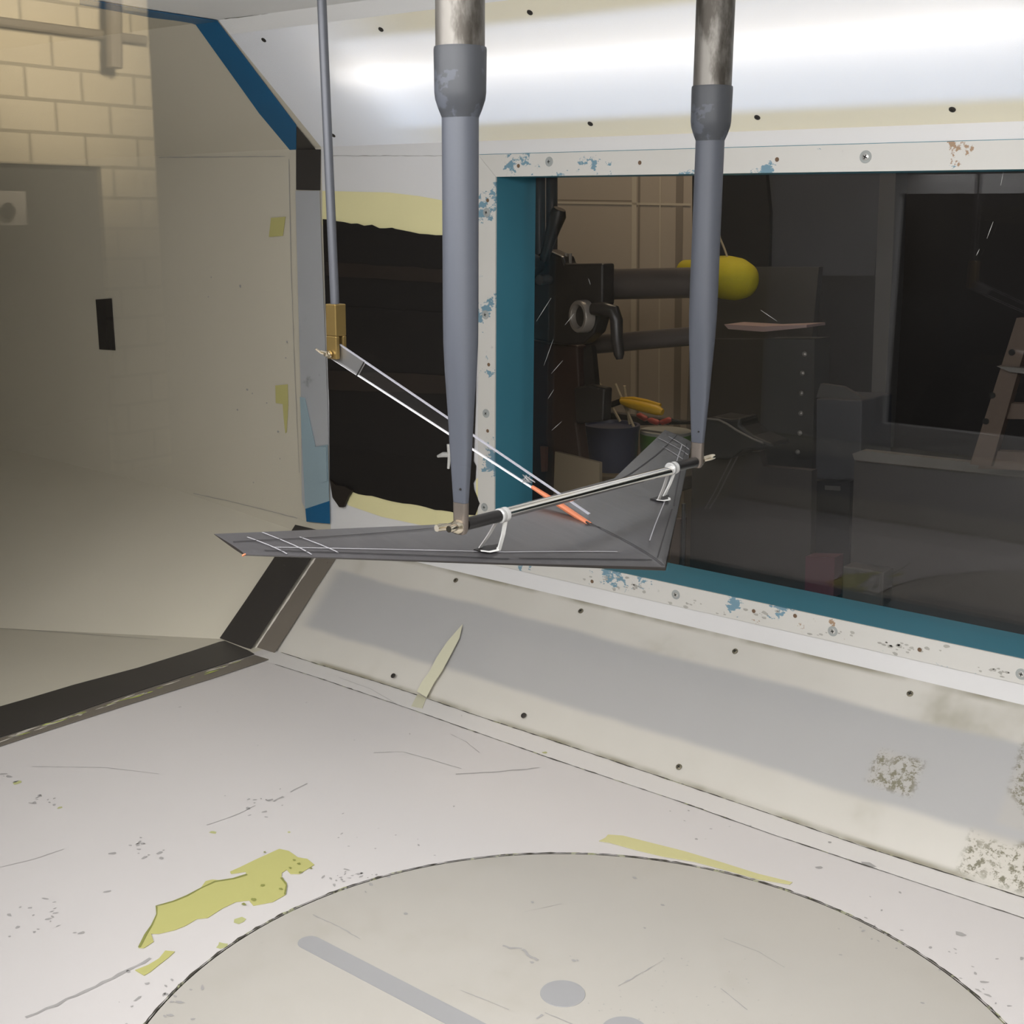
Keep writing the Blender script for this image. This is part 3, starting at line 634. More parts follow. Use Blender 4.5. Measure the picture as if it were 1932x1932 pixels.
# spreader bar between the strut tips
bar = thing('spreader_bar', 'polished steel bar joining the lower ends of both grey struts', 'bar', (SX, YC, .716)); bz = .7165
y1, y2 = SYL+.006, SYR-.005
mb = MB(); mb.tube([(SX, .83, bz), (SX, 1.142, bz-.003)], .0052, 20); mb.build('steel_bar', m_chrome, bar, smooth=40)
for a, b in ((y1, .832), (1.142, y2)):
    mb = MB(); mb.tube([(SX, a, bz), (SX, b, bz-.001)], .0060, 16); o = mb.build('sleeve', m_black, bar, smooth=40); o['label'] = 'black sleeve'
m_clear = glass_sheet('clear_plastic', .10, .05); 
m_strap = paint('clear_strap', (.72, .72, .70), .25, .1, 30)

# ------------------------------------------------------------------ wing model
M0 = .9865; A_X, A_Z = 1.5648, .644; SL = .29; HS = .379
def wing_z(x): return A_Z+SL*(A_X-x)
LE = lambda y: A_X-(A_X-1.3642)*abs(y-M0)/HS
KY = .150
TEC = 1.3957
def TE(y):
    d = abs(y-M0)
    return TEC if d <= KY else TEC-(TEC-1.321)*(d-KY)/(HS-KY)
wn = Vector((SL, 0, 1)).normalized()
def foil(f):    # half thickness over chord
    return 5*.085*(.2969*math.sqrt(f)-.126*f-.3516*f*f+.2843*f**3-.1036*f**4)+.0012*(1 if f > .0 else 0)*(1-f)+.004*f
FS = [0, .004, .012, .03, .06, .10, .16, .24, .34, .46, .6, .75, .9, 1.0]
def wing_pt(y, f, side, lift=0):
    x0, x1 = LE(y), TE(y); x = x0+(x1-x0)*f; c = x0-x1
    d = abs(y-M0)/HS; c_ = c*(1 if d < .98 else .8)
    k = foil(f)*c_*(1.0 if side > 0 else .7)*side
    return Vector((x, y, wing_z(x)))+wn*(k+lift)
w_ = thing('wing_model', 'dark grey swept flying-wing model hung nose-down beneath the steel bar', 'wing model', (1.45, M0, .68))
mb = MB(); ys = sorted({M0+s*d for s in (-1, 1) for d in (0, .01, .04, .08, .12, KY, .19, .24, .29, .34, .37, HS)})
R = []
for y in ys: R.append([wing_pt(y, f, 1) for f in FS]+[wing_pt(y, f, -1) for f in FS[::-1]][:-1])
mb.rings(R)
nf = 2*len(FS)-1; nfs = len(mb.f)-2
for i in range(nfs):
    k = i % nf
    if k < 2 or k >= len(FS)-1: mb.mi[i] = 1
mb.mi[-1] = mb.mi[-2] = 1
def wing_mat():
    n = N('wing_film'); n.set(.30, 0, 1.0)
    k = n.mix(n.noise(10, 4), (.040, .038, .041), (.058, .056, .058))
    k = n.mix(n.step(n.noise(24, 4, .6, (1, 3, 1), dist=.5), .60, .80), k, (.09, .09, .092))
    n.col(k); n.bump(n.noise(22, 3, .5, (.5, 2.5, 1)), .25, .0015); return n.m
m_film = wing_mat()
m_filmd = paint('dark_film', (.022, .019, .017), .35, .2, 20); mb.build('wing_skin', [m_film, m_filmd], w_, smooth=35)
m_line = paint('hinge_tape_line', (.03, .028, .03), .5, .1, 30); m_pale = paint('pale_crease', (.30, .295, .31), .4, .1, 30)
def wline(name, pts, wd, mat):
    mb = MB(); P = []
    for (ya, fa), (yb, fb) in zip(pts, pts[1:]):
        for j in range(14): P.append(wing_pt(ya+(yb-ya)*j/14, fa+(fb-fa)*j/14, 1, .0008))
    P.append(wing_pt(*pts[-1], 1, .0008)); mb.ribbon(P, wd, wn, 0, .15); return mb
for s in (-1, 1):
    q = lambda d: M0+s*d
    wline('', [(q(.005), .075), (q(.14), .085)], .0014, m_line).build('edge_line', m_line, w_); wline('', [(q(.15), .075), (q(.36), .16)], .0014, m_line).build('edge_line', m_line, w_)
    wline('', [(q(.03), .17), (q(.35), .28)], .0012, m_pale).build('film_crease', m_pale, w_)
    wline('', [(q(.16), .90), (q(.375), .55)], .0014, m_line).build('hinge_line', m_line, w_)
    for d, f0, f1 in ((.345, .05, .75), (.325, .05, .95), (.30, .12, .7)): wline('', [(q(d), f0), (q(d+.012), f1)], .0016, m_pale).build('rib_mark', m_pale, w_)
wline('', [(M0, .02), (M0, .52)], .0016, m_line).build('centre_crease', m_line, w_)
mb = MB(); mb.tube([wing_pt(M0-HS-.001, 0, 1), wing_pt(M0-HS-.001, .02, 1)], .002, 6); mb.build('tip_dot', m_orange, w_)
# mounts: collar on the bar and two clear straps down to a slot in the wing
for s in (-1, 1):
    yb = M0+s*.1535; mb = MB(); mt = thing('mount', 'clear strap mount', 'mount', (SX, yb, bz)) if False else None
    mb.lathe((SX, yb-.0062, bz-.001), (0, 1, 0), [(0, .0062), (.001, .0074), (.0045, .0074), (.006, .0066), (.008, .0074), (.011, .0074), (.0122, .0062)], 18)
    mo = mb.build('mount_collar', m_strapc if s > -1 else globals().setdefault('m_strapc', paint('clear_collar', (.42, .42, .41), .12, .2, 60, spec=.8)), w_, smooth=40)
    ybs = yb
    for dy, xo in ((-.0105, -.002), (.0085, .002)):
        f_ = (LE(ybs)-1.4585)/(LE(ybs)-TE(ybs)); base_ = wing_pt(ybs+dy*.9-.002, f_, 1)+Vector((xo, 0, -.002)); top = Vector((SX+xo, ybs+dy*.35, bz-.004))
        mb = MB(); mid = base_.lerp(top, .5)+Vector((.001, 0, 0))
        for a_, b_ in ((base_, mid), (mid, top)):
            u = Vector((0, 1, 0)); v = Vector((1, 0, .2))
            mb.rings([[p+u*.0026+v*.0007, p-u*.0026+v*.0007, p-u*.0026-v*.0007, p+u*.0026-v*.0007] for p in (a_, b_)])
        o = mb.build('mount_strap', m_strap if dy > 0 else m_strap2 if s > -1 else globals().setdefault('m_strap2', paint('strap_shade', (.36, .35, .34), .25, .2, 40)), w_)  # one strap of each pair shaded by a darker copy of the colour
    mb = MB(); c = wing_pt(ybs-.004, f_, 1, .0007)
    pts = [c+Vector((a, b, -SL*a)) for a, b in ((-.004, -.016), (.003, -.011), (.006, -.004), (.007, .006), (.003, .012), (-.001, .020), (-.002, .010), (-.004, .004), (-.004, -.006))]
    mb.prism(pts, wn*.0012); o = mb.build('mount_slot', m_black, w_); o['label'] = 'black slot'
    mb = MB(); P = [c+Vector((a, b, -SL*a))+wn*.002 for a, b in ((.002, -.013), (.0075, -.006), (.0085, .005), (.005, .010))]
    mb.ribbon(P, .003, wn); mb.build('torn_film', m_strap, w_)

# ------------------------------------------------------------------ tail rod, brass clevis and acrylic arm
rod = thing('support_rod', 'thin grey steel rod with brass clevis hanging at far left', 'rod', (1.0855, YC, .83))
xr0 = PY(607, 0, YC); xr1 = PY(632, 575, YC)
mb = MB(); ztop = H+.05; dirr = (xr0-xr1)/(xr0.z-xr1.z); top = xr1+dirr*(ztop-xr1.z)
mb.tube([xr1-dirr*.01, top], .0055, 20); mb.build('steel_rod', m_rod, rod, smooth=40)
bx, bz0, bz1 = xr1.x+.001, PY(633, 676, YC).z, PY(632, 573, YC).z
mb = MB(); hw = .0088
# forked block: solid upper part, two cheeks below
zf = bz0+(bz1-bz0)*.42
mb.box((bx-hw, YC-hw, zf), (bx+hw, YC+hw, bz1)); mb.box((bx-hw, YC-hw, bz0), (bx+hw, YC-.0026, zf)); mb.box((bx-hw, YC+.0026, bz0), (bx+hw, YC+hw, zf))
mb.build('brass_clevis', m_brass, rod, bevel=.0012)
mb = MB(); pz = bz0+.006; mb.tube([(bx-.001, YC-.019, pz), (bx-.001, YC+.014, pz)], .0022, 10)
mb.lathe((bx-.001, YC-.0135, pz), (0, 1, 0), [(0, .0044), (.003, .0044)], 12)
mb.tube([(bx-.001, YC-.014, pz), (bx-.006, YC-.020, pz+.002), (bx-.009, YC-.026, pz+.007)], [.0018, .0016, .0012], 8); mb.tube([(bx-.001, YC-.014, pz), (bx+.002, YC-.019, pz+.003), (bx-.004, YC-.022, pz+.0045)], [.0018, .0014, .001], 8)
mb.build('clamp_screw', m_nickel, rod, smooth=40)
arm = thing('acrylic_arm', 'long clear acrylic arm slanting from brass clevis down to the wing', 'arm', (1.3, YC, .75))
up0, up1 = PY(641, 650, YC), PY(1112, 970, YC); lo0, lo1 = PY(626, 676, YC), PY(1112, 990, YC)
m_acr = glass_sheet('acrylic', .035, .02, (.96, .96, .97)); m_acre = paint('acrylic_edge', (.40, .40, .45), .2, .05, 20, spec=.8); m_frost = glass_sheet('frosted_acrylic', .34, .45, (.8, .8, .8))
m_acrb = paint('acrylic_edge_glint', (.86, .86, .88), .15, .02, 20, spec=.9)  # glint on the lower edge painted in; the upper edge is painted greyer
hy = .0014
mb = MB(); mb.prism([p+Vector((0, -hy, 0)) for p in (up0, up1, lo1, lo0)], (0, 2*hy, 0)); mb.build('clear_plate', m_acr, arm)
upn = (up0-lo0).normalized()
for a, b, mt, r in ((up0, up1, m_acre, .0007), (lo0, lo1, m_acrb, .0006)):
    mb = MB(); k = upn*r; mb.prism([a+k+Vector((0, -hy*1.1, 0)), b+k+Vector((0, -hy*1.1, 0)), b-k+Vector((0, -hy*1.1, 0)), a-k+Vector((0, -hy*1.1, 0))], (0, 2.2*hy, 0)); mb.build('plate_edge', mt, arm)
f1 = .115; mb = MB(); e_ = Vector((0, hy+.0004, 0))
mb.prism([p-e_ for p in (up0, up0.lerp(up1, f1), lo0.lerp(lo1, f1), lo0)], e_*2); o = mb.build('end_plate', m_frost, arm); o['label'] = 'frosted doubler plate at clevis end'
mb = MB(); a, b = up0.lerp(up1, f1), lo0.lerp(lo1, f1); mb.tube([a-e_, b-e_], .0009, 6); mb.build('plate_joint', m_black, arm)
mb = MB(); a, b = lo0.lerp(lo1, .80), lo1+Vector((.001, 0, 0)); mb.tube([a+upn*.001, a.lerp(b, .5)+upn*.0008, b], [.0022, .0034, .0030], 8); o = mb.build('orange_stick', m_orange, arm); o['label'] = 'orange painted stick along the lower edge'
mb = MB(); c = lo1; mb.tube([c+Vector((-.002, -.004, .004)), c+Vector((.002, 0, 0)), c+Vector((.010, .002, -.003)), c+Vector((.016, .003, -.0045))], [.0008, .002, .002, .0012], 8); mb.build('end_pin', m_black, arm)
mb = MB(); c = lo0.lerp(lo1, .78)+upn*.006
for i in range(5): mb.tube([c+Vector((random.uniform(-.008, .012), -hy-.001, random.uniform(-.004, .006))) for _ in range(4)], .0005, 5)
o = mb.build('glue_strings', m_frost, arm); o['kind'] = 'stuff'

# ------------------------------------------------------------------ laboratory beyond the window
def dep(p): return (Vector(p)-CAM).dot(fw)
def pxr(px, py, y, k): return k*dep(PY(px, py, y))/F_PX          # size in units of k picture points at depth y
def slab(mb, pts, y, th, m=0): mb.prism([PY(a, b, y) for a, b in pts], (0, th, 0), m)
def rod_(mb, a, b, y, k, m=0, seg=14, y2=None, k2=None):
    A, B = PY(*a, y), PY(*b, y2 or y); mb.tube([A, B], [pxr(*a, y, k), pxr(*b, y2 or y, k2 or k)], seg, m)
m_block = paint('block_wall_paint', (.40, .335, .255), .7, .06, 2, bump=.1)
m_joint = paint('block_joint', (.50, .43, .32), .7, .05, 6); m_jdark = paint('joint_shade_pipe', (.22, .18, .135), .7, .05, 6)
m_mach = paint('machine_black', (.022, .019, .018), .35, .4, 18, grime=(.06, .052, .048), g0=.64, g1=.72, gscale=60)
m_machr = paint('machine_dark_red', (.035, .018, .015), .45, .4, 10)
m_tube = paint('machine_tube', (.085, .072, .066), .32, .25, 9, metal=.3)
m_tubel = paint('bright_tube', (.20, .20, .20), .2, .2, 20, metal=.8)
m_ring = paint('ring_steel', (.30, .265, .23), .35, .1, 20, metal=.3)
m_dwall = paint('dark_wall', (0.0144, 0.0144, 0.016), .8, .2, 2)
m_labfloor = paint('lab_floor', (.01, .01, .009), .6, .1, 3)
YB = 4.0
mb = MB(); xa, xb_ = PY(960, 600, YB).x-.8, PY(1303, 600, YB).x
mb.box((xa, YB, -2.4), (xb_, YB+.2, 3.2))
def wl(pts, k, m):
    P = [PY(a, b, YB-.004) for a, b in pts]; mb.prism([P[0], P[1], P[1]+Vector((0, 0, 0)), P[0]], (0, .004, 0), m) if False else mb.ribbon([P[0], P[0].lerp(P[1], .5), P[1]], pxr(*pts[0], YB, k), (0, -1, 0), m)
wl(((1040,382),(1303,386)), 4, 1); wl(((1040,377),(1192,379)), 2, 2); wl(((1197,300),(1193,900)), 11, 1); wl(((1206,300),(1202,900)), 5, 2); wl(((1283,300),(1276,900)), 16, 2); wl(((1246,300),(1242,900)), 3, 1); wl(((1040,893),(1303,905)), 4, 1)  # the wide dark band near the right end is shading painted on
struct(mb.build('wall_back.001', [m_block, m_joint, m_jdark]), 'tan painted block wall beyond the window')
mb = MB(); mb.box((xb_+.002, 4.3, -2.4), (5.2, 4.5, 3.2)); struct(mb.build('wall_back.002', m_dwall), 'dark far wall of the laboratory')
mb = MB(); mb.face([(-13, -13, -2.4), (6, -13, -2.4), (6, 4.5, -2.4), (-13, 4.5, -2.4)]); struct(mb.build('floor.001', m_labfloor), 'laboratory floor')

# traversing rig
rig = thing('traverse_rig', 'dark machine rig with clamp block, steel ring and levers behind the window', 'machine', tuple(PY(1060, 700, 2.5)))
mb = MB(); rod_(mb, (998,300), (998,520), 2.52, 6); mb.build('guide_tube', m_tubel, rig, smooth=40)
mb = MB(); rod_(mb, (1017,300), (1017,560), 2.56, 12); mb.build('guide_tube', m_tube, rig, smooth=40)
mb = MB(); rod_(mb, (1041,300), (1041,560), 2.60, 11); mb.build('guide_tube', m_tube, rig, smooth=40)
mb = MB(); slab(mb, [(992,492),(1030,470),(1062,484),(1066,498),(1138,497),(1138,572),(1122,628),(1098,650),(1060,652),(1000,640),(992,600)], 2.44, .05); mb.build('clamp_block', m_mach, rig, bevel=.006)
for x in (1068, 1076):
    mb = MB(); rod_(mb, (x,478), (x,502), 2.46, 3.2, seg=8); mb.build('clamp_bolt', m_ring, rig, smooth=40)
mb = MB(); c = PY(1098, 597, 2.425); ro = pxr(1098, 597, 2.425, 31); ax = Vector((-.35, -.94, 0))
mb.lathe(c-ax*.0, ax, [(-.012, ro*.66), (-.012, ro), (.010, ro*.99), (.014, ro*.93), (.014, ro*.74), (.010, ro*.68), (-.012, ro*.66)], 36); mb.build('clamp_ring', m_ring, rig, smooth=40)
mb = MB(); mb.lathe(c, ax, [(-.02, ro*.66), (.002, ro*.62), (.004, 0)], 30); mb.build('ring_hub', m_mach, rig, smooth=40)
mb = MB(); P = [PY(1026,492,2.42), PY(1034,462,2.42), PY(1044,430,2.42), PY(1052,405,2.42), PY(1056,394,2.42)]; s_ = pxr(1040, 430, 2.42, 1); mb.tube(P, [9*s_, 11*s_, 14*s_, 17*s_, 12*s_], 12); mb.build('lever', m_mach, rig, smooth=50)
mb = MB(); P = [PY(1118,583,2.40), PY(1140,584,2.40), PY(1158,588,2.40), PY(1163,604,2.40), PY(1164,640,2.40), PY(1168,668,2.40), PY(1169,678,2.40)]; mb.tube(P, [11*s_, 14*s_, 13*s_, 12*s_, 11*s_, 10*s_, 6*s_], 12); mb.build('lever', m_mach, rig, smooth=50)
mb = MB(); rod_(mb, (1120,537), (1322,533), 2.52, 29, y2=2.52); mb.build('boom_tube', m_tube, rig, smooth=40)
mb = MB(); rod_(mb, (1060,655), (1330,632), 2.56, 18, y2=2.56); mb.build('boom_tube', m_tube, rig, smooth=40)
mb = MB(); slab(mb, [(994,640),(1090,652),(1094,730),(1088,800),(1098,880),(1090,960),(994,960)], 2.50, .04); mb.build('column', m_machr, rig, bevel=.006)
mb = MB(); slab(mb, [(1101,655),(1116,652),(1124,735),(1100,735)], 2.52, .02); mb.build('strut_plate', m_mach, rig)
mb = MB(); slab(mb, [(1082,732),(1105,726),(1141,733),(1138,795),(1086,800)], 2.46, .035); mb.build('motor_box', m_mach, rig, bevel=.005)
mb = MB(); c = PY(1000, 500, 2.40); mb.lathe(c, (0, -1, 0), [(-.03, .022), (0, .030), (.012, .028), (.018, .018), (.018, 0)], 20); mb.build('hand_knob', m_mach, rig, smooth=40)
mb = MB(); c = PY(1022, 528, 2.41); mb.lathe(c, (0, -1, 0), [(-.03, .012), (.01, .012), (.012, .008), (.012, 0)], 16); mb.build('hand_knob', m_tube, rig, smooth=40)

# workbench and the things on it
YBN = 2.62; zb_ = PY(1155, 912, 2.70).z
m_bench = paint('bench_dark', (.05, .043, .037), .6, .15, 5)
bench = thing('workbench', 'dark workbench under the rig and the pots behind the window', 'bench', (1.2, YBN, zb_))
xl, xr_ = PY(1100, 900, YBN).x, PY(1298, 900, 2.9).x-.012
mb = MB(); mb.box((xl, YBN, zb_-.04), (xr_, YBN+.75, zb_)); mb.build('bench_top', m_bench, bench, bevel=.004)
for x in (xl+.05, xr_-.1):
    for y in (YBN+.05, YBN+.68):
        mb = MB(); mb.box((x, y, -2.4), (x+.05, y+.05, zb_-.04)); mb.build('leg', m_bench, bench)
def pot(name, label, cat, cx, top, wpx, y, m, mr, hollow=True):
    c = PY(cx, top, y); r = pxr(cx, top, y, wpx/2); h = c.z-zb_
    t = thing(name, label, cat, (c.x, c.y, zb_))
    mb = MB(); mb.lathe((c.x, c.y, zb_), (0, 0, 1), [(.001, r*.86), (h*.12, r*.92), (h*.5, r*.97), (h*.9, r)], 32); mb.build('body', m, t, smooth=40)
    mb = MB(); mb.lathe((c.x, c.y, zb_), (0, 0, 1), [(h*.9, r*.99), (h*.9, r*1.03), (h, r*1.03), (h, r*.93), (h*.93, r*.9), (h*.93, 0)] if hollow else [(h*.9, r*.99), (h, r*.99), (h*1.01, r*.9), (h*1.01, 0)], 32); mb.build('rim', mr, t, smooth=40)
    return c, r, h
m_bluep = paint('blue_plastic', (.035, .04, .075), .4, .12, 10); m_greenp = paint('green_plastic', (.075, .19, .03), .45, .1, 10); m_potw = paint('pot_rim', (.34, .34, .30), .5, .08, 20)
bc, br_, bh = pot('storage_pot', 'large dark blue pot holding sticks beside the green pot', 'pot', 1153, 800, 106, 2.86, m_bluep, m_bluep)
gc, gr, gh = pot('storage_pot', 'green pot with pale lid behind the wing tip', 'pot', 1256, 812, 98, 3.08, m_greenp, m_potw, False)
m_stick = paint('pale_wood', (.45, .36, .22), .6, .1, 30)
STK = ((1129,721,1170,795,'leftmost pale stick standing in the dark blue pot'),(1161,724,1196,806,'middle pale stick standing in the dark blue pot'),(1178,728,1188,800,'shortest pale stick nearest the yellow pliers'))
for a, b, c, d, lb in STK:
    mb = MB(); rod_(mb, (a,b), (c,d), 2.84, 2.6, seg=8, y2=2.87); tag(mb.build('wooden_stick', m_stick), lb, 'stick', 'sticks in the blue pot')
m_yel = paint('yellow_grip', (.52, .30, .015), .45, .08, 20)
pl_ = thing('pliers', 'yellow handled pliers lying across the pots behind the window', 'pliers', tuple(PY(1200, 768, 2.80)))
s_ = pxr(1200, 768, 2.80, 1)
mb = MB(); mb.tube([PY(a, b, 2.80) for a, b in ((1170,757),(1190,762),(1215,768),(1240,774),(1250,778))], [5*s_, 9*s_, 10*s_, 10*s_, 6*s_], 12); mb.build('handle', m_yel, pl_, smooth=50)
mb = MB(); mb.tube([PY(a, b, 2.84) for a, b in ((1172,753),(1195,753),(1220,758),(1246,765))], [4*s_, 5*s_, 5*s_, 4*s_], 12); mb.build('handle', m_yel, pl_, smooth=50)
mb = MB(); mb.tube([PY(a, b, 2.80) for a, b in ((1138,764),(1155,763),(1172,757))], [3*s_, 6*s_, 6*s_], 10); mb.build('jaw', m_mach, pl_, smooth=50)
m_red = paint('red_grip', (.42, .07, .05), .5, .1, 20)
RG = ((1207,784,1218,790,'red gripped tool nearest the yellow pliers'),(1228,793,1240,797,'red gripped tool lying between two others above the green pot'),(1250,797,1263,792,'red gripped tool nearest the right strut above the green pot'))
for a, b, c, d, lb in RG:
    t = thing('hand_tool', lb, 'tool', tuple(PY(a, b, 2.98)), 'red gripped tools above the pots'); mb = MB()
    mb.tube([PY(a-5, b-1, 2.98), PY(a, b, 2.98), PY(c, d, 2.98), PY(c+4, d, 2.98)], [3*s_, 6*s_, 6*s_, 3*s_], 10); mb.build('grip', m_red, t, smooth=50)
    mb = MB(); mb.tube([PY(c+2, d, 2.98), PY(c+22, d+4, 3.0)], [2.5*s_, 1.5*s_], 8); mb.build('shaft', m_mach, t, smooth=50)
mb = MB(); slab(mb, [(1140,776),(1200,786),(1290,795),(1345,790),(1345,800),(1210,803),(1140,792)], 3.02, .03); tag(mb.build('tool_tray', m_mach, bevel=.004), 'black tray under the red tools behind the pots', 'tray')
m_tan = paint('wall_gap_slab', (.26, .205, .135), .7, .06, 4)
mb = MB(); slab(mb, [(1047,852),(1131,873),(1131,955),(1044,940)], 2.455, .012); tag(mb.build('wall_gap_slab', m_tan), 'tan patch of block wall low between the dark machine and the blue pot', 'board')  # added slab stands in for the block wall seen through a gap
mb = MB(); slab(mb, [(1019,842),(1029,844),(1028,890),(1021,890)], 2.48, .012); tag(mb.build('copper_strip', paint('copper', (.16, .07, .04), .5, .2, 20)), 'thin reddish strip hanging low on the dark machine', 'strip')

# yellow float on its string
fl_t = thing('foam_float', 'yellow foam float hanging on a string behind the right strut', 'float', tuple(PY(1350, 527, 3.0)))
m_foam = paint('yellow_foam', (.50, .42, .012), .8, .12, 30, bump=.3)
mb = MB(); c0, c1 = PY(1292, 510, 3.08), PY(1385, 526, 2.98); ax = (c1-c0).normalized(); Lf = (c1-c0).length; r_ = pxr(1385, 526, 2.98, 41)
mb.lathe(c0, ax, [(-.02, 0), (-.018, r_*.25), (0, r_*.5), (Lf*.3, r_*.62), (Lf*.6, r_*.9), (Lf*.85, r_*1.0), (Lf*1.05, r_*.97), (Lf*1.2, r_*.80), (Lf*1.3, r_*.45), (Lf*1.33, 0)], 28); mb.build('foam_body', m_foam, fl_t, smooth=60)
mb = MB(); mb.tube([PY(1338, 284, 3.58), PY(1358, 448, 2.98), PY(1367, 470, 2.98), PY(1374, 490, 2.98)], pxr(1360, 450, 2.98, 2), 6); mb.build('string', m_stick, fl_t)

# dark objects to the right
def plain(name, label, cat, pts, y, th, mat, bevel=0, mbx=None):
    mb = mbx or MB(); slab(mb, pts, y, th); return tag(mb.build(name, mat, bevel=bevel), label, cat)
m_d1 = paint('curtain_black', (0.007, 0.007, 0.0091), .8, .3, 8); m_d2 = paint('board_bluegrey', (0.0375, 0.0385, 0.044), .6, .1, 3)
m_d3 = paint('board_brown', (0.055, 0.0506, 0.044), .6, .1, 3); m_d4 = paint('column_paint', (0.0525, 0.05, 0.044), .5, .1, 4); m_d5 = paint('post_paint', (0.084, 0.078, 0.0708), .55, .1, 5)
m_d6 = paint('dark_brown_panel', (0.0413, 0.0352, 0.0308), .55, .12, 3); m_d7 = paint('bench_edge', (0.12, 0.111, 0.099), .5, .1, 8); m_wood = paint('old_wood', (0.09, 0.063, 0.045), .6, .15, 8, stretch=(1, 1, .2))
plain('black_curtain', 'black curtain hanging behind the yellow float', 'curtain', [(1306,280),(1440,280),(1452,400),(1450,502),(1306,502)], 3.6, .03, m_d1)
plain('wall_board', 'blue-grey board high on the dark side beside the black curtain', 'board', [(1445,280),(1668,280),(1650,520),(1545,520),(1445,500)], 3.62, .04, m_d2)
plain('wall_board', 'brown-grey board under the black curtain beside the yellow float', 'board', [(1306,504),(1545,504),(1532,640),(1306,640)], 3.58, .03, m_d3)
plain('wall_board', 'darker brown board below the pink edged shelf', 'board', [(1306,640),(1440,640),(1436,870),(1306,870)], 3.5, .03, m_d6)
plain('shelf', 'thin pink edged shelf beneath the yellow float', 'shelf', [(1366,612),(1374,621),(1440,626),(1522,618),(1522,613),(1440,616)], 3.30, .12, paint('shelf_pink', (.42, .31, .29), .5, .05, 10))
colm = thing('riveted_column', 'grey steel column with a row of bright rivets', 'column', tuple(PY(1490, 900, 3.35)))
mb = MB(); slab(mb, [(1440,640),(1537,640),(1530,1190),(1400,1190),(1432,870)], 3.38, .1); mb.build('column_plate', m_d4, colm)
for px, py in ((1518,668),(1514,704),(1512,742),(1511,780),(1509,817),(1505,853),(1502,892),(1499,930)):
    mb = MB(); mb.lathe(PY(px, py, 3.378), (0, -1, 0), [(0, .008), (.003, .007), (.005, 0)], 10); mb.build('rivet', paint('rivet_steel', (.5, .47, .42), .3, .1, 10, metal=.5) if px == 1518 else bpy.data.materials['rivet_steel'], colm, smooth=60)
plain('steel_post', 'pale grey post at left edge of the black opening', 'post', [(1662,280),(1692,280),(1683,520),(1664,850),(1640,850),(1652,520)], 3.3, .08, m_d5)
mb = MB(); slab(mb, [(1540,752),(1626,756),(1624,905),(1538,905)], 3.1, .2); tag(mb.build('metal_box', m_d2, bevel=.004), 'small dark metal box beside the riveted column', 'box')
mb = MB(); slab(mb, [(1548,724),(1590,730),(1628,752),(1540,750)], 3.06, .02); tag(mb.build('box_top', m_d3), 'lighter top of the small metal box', 'sheet')  # separate slab in a paler colour stands in for the box's lighter top
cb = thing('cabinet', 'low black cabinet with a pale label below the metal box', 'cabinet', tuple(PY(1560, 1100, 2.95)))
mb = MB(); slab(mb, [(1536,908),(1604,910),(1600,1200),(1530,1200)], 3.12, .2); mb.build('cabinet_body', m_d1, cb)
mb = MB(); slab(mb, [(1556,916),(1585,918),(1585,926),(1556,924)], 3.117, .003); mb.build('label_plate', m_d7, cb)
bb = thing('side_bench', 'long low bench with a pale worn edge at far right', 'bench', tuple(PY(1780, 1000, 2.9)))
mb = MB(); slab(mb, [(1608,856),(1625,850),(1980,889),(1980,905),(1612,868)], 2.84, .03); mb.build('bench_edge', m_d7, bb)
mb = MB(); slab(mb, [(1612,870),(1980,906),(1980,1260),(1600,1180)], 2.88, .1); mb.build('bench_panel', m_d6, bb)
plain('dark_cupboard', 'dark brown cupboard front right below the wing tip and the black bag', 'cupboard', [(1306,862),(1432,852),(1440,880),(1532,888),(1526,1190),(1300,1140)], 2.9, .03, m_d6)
lad = thing('wooden_ladder', 'old wooden frame with bored holes leaning at right edge', 'frame', tuple(PY(1850, 850, 2.75)))
mb = MB(); slab(mb, [(1918,600),(1950,600),(1870,880),(1830,876)], 2.72, .03); mb.build('rail', m_wood, lad)
for px, py in ((1909,665),(1872,746),(1860,795)):
    mb = MB(); mb.lathe(PY(px, py, 2.7185), (0, -1, 0), [(0, .007), (.001, .007)], 12); mb.build('bored_hole', m_recess, lad)
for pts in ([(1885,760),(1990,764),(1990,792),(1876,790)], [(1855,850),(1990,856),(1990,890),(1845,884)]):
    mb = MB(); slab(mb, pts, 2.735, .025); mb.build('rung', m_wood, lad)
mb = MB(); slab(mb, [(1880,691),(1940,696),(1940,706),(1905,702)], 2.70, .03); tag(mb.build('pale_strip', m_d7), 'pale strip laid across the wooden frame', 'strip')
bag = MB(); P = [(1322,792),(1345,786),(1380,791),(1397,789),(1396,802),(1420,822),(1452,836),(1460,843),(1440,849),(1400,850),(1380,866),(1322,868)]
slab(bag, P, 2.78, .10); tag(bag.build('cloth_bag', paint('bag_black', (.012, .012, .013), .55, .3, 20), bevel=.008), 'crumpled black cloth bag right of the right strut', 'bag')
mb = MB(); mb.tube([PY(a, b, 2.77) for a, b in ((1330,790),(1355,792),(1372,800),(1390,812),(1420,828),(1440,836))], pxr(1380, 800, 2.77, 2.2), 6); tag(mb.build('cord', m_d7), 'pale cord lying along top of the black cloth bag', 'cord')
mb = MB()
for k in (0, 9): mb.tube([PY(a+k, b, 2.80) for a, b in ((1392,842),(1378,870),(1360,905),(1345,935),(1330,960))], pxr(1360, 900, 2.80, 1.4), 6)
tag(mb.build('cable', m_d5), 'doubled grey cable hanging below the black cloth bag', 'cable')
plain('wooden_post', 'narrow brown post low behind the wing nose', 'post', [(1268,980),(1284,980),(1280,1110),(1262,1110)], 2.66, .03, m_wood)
mb = MB(); rod_(mb, (1290,950), (1287,1120), 2.64, 4); tag(mb.build('steel_pipe', m_tubel, smooth=40), 'thin steel pipe beside the narrow brown post', 'pipe')
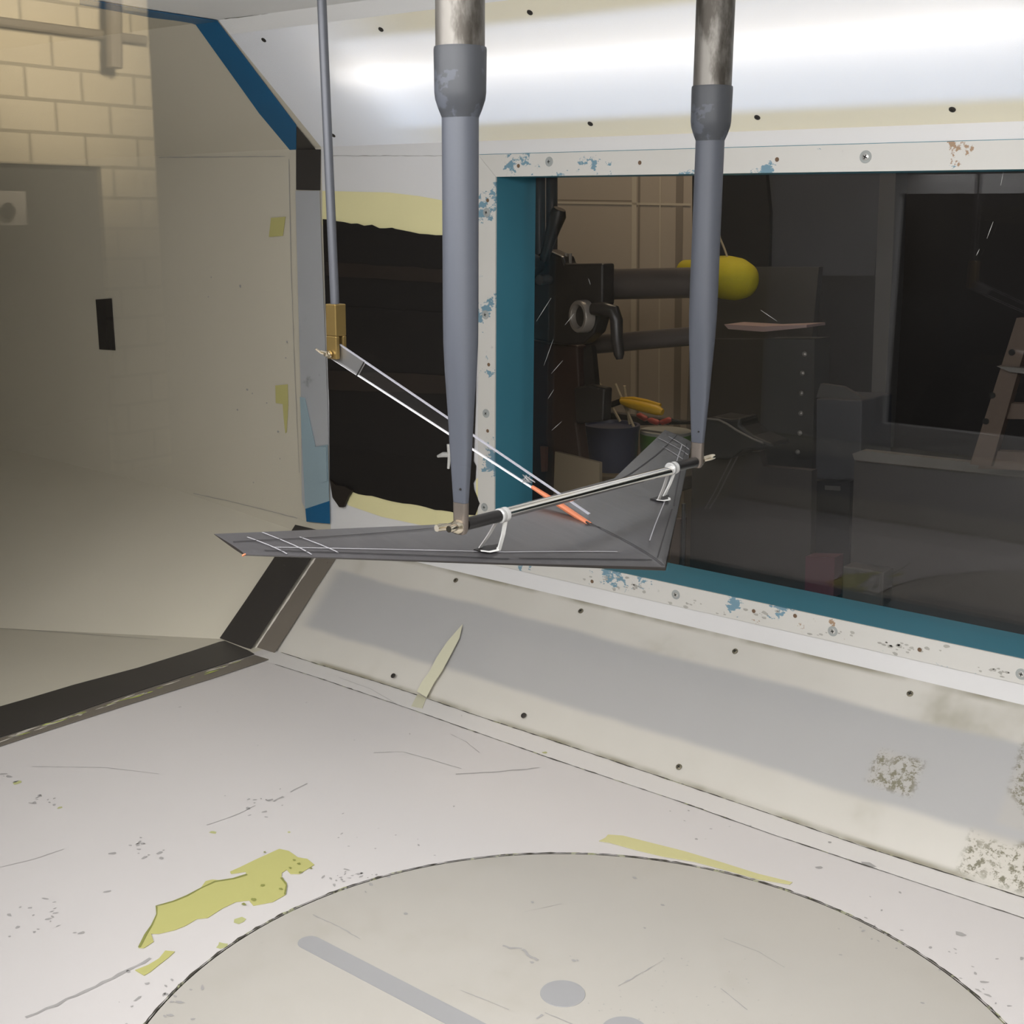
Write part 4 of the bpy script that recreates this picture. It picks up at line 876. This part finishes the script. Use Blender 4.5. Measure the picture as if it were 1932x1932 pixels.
so = thing('socket_box', 'dim grey socket box low on the far right bench', 'socket', tuple(PY(1628, 1100, 2.8)))
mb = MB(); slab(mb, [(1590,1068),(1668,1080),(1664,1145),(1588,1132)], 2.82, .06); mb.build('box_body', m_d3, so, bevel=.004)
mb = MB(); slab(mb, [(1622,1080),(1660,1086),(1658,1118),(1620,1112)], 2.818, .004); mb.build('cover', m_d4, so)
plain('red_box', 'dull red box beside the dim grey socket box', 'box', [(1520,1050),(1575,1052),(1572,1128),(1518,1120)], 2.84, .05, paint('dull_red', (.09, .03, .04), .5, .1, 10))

# ------------------------------------------------------------------ laboratory on the camera's side (seen mirrored in the near pane)
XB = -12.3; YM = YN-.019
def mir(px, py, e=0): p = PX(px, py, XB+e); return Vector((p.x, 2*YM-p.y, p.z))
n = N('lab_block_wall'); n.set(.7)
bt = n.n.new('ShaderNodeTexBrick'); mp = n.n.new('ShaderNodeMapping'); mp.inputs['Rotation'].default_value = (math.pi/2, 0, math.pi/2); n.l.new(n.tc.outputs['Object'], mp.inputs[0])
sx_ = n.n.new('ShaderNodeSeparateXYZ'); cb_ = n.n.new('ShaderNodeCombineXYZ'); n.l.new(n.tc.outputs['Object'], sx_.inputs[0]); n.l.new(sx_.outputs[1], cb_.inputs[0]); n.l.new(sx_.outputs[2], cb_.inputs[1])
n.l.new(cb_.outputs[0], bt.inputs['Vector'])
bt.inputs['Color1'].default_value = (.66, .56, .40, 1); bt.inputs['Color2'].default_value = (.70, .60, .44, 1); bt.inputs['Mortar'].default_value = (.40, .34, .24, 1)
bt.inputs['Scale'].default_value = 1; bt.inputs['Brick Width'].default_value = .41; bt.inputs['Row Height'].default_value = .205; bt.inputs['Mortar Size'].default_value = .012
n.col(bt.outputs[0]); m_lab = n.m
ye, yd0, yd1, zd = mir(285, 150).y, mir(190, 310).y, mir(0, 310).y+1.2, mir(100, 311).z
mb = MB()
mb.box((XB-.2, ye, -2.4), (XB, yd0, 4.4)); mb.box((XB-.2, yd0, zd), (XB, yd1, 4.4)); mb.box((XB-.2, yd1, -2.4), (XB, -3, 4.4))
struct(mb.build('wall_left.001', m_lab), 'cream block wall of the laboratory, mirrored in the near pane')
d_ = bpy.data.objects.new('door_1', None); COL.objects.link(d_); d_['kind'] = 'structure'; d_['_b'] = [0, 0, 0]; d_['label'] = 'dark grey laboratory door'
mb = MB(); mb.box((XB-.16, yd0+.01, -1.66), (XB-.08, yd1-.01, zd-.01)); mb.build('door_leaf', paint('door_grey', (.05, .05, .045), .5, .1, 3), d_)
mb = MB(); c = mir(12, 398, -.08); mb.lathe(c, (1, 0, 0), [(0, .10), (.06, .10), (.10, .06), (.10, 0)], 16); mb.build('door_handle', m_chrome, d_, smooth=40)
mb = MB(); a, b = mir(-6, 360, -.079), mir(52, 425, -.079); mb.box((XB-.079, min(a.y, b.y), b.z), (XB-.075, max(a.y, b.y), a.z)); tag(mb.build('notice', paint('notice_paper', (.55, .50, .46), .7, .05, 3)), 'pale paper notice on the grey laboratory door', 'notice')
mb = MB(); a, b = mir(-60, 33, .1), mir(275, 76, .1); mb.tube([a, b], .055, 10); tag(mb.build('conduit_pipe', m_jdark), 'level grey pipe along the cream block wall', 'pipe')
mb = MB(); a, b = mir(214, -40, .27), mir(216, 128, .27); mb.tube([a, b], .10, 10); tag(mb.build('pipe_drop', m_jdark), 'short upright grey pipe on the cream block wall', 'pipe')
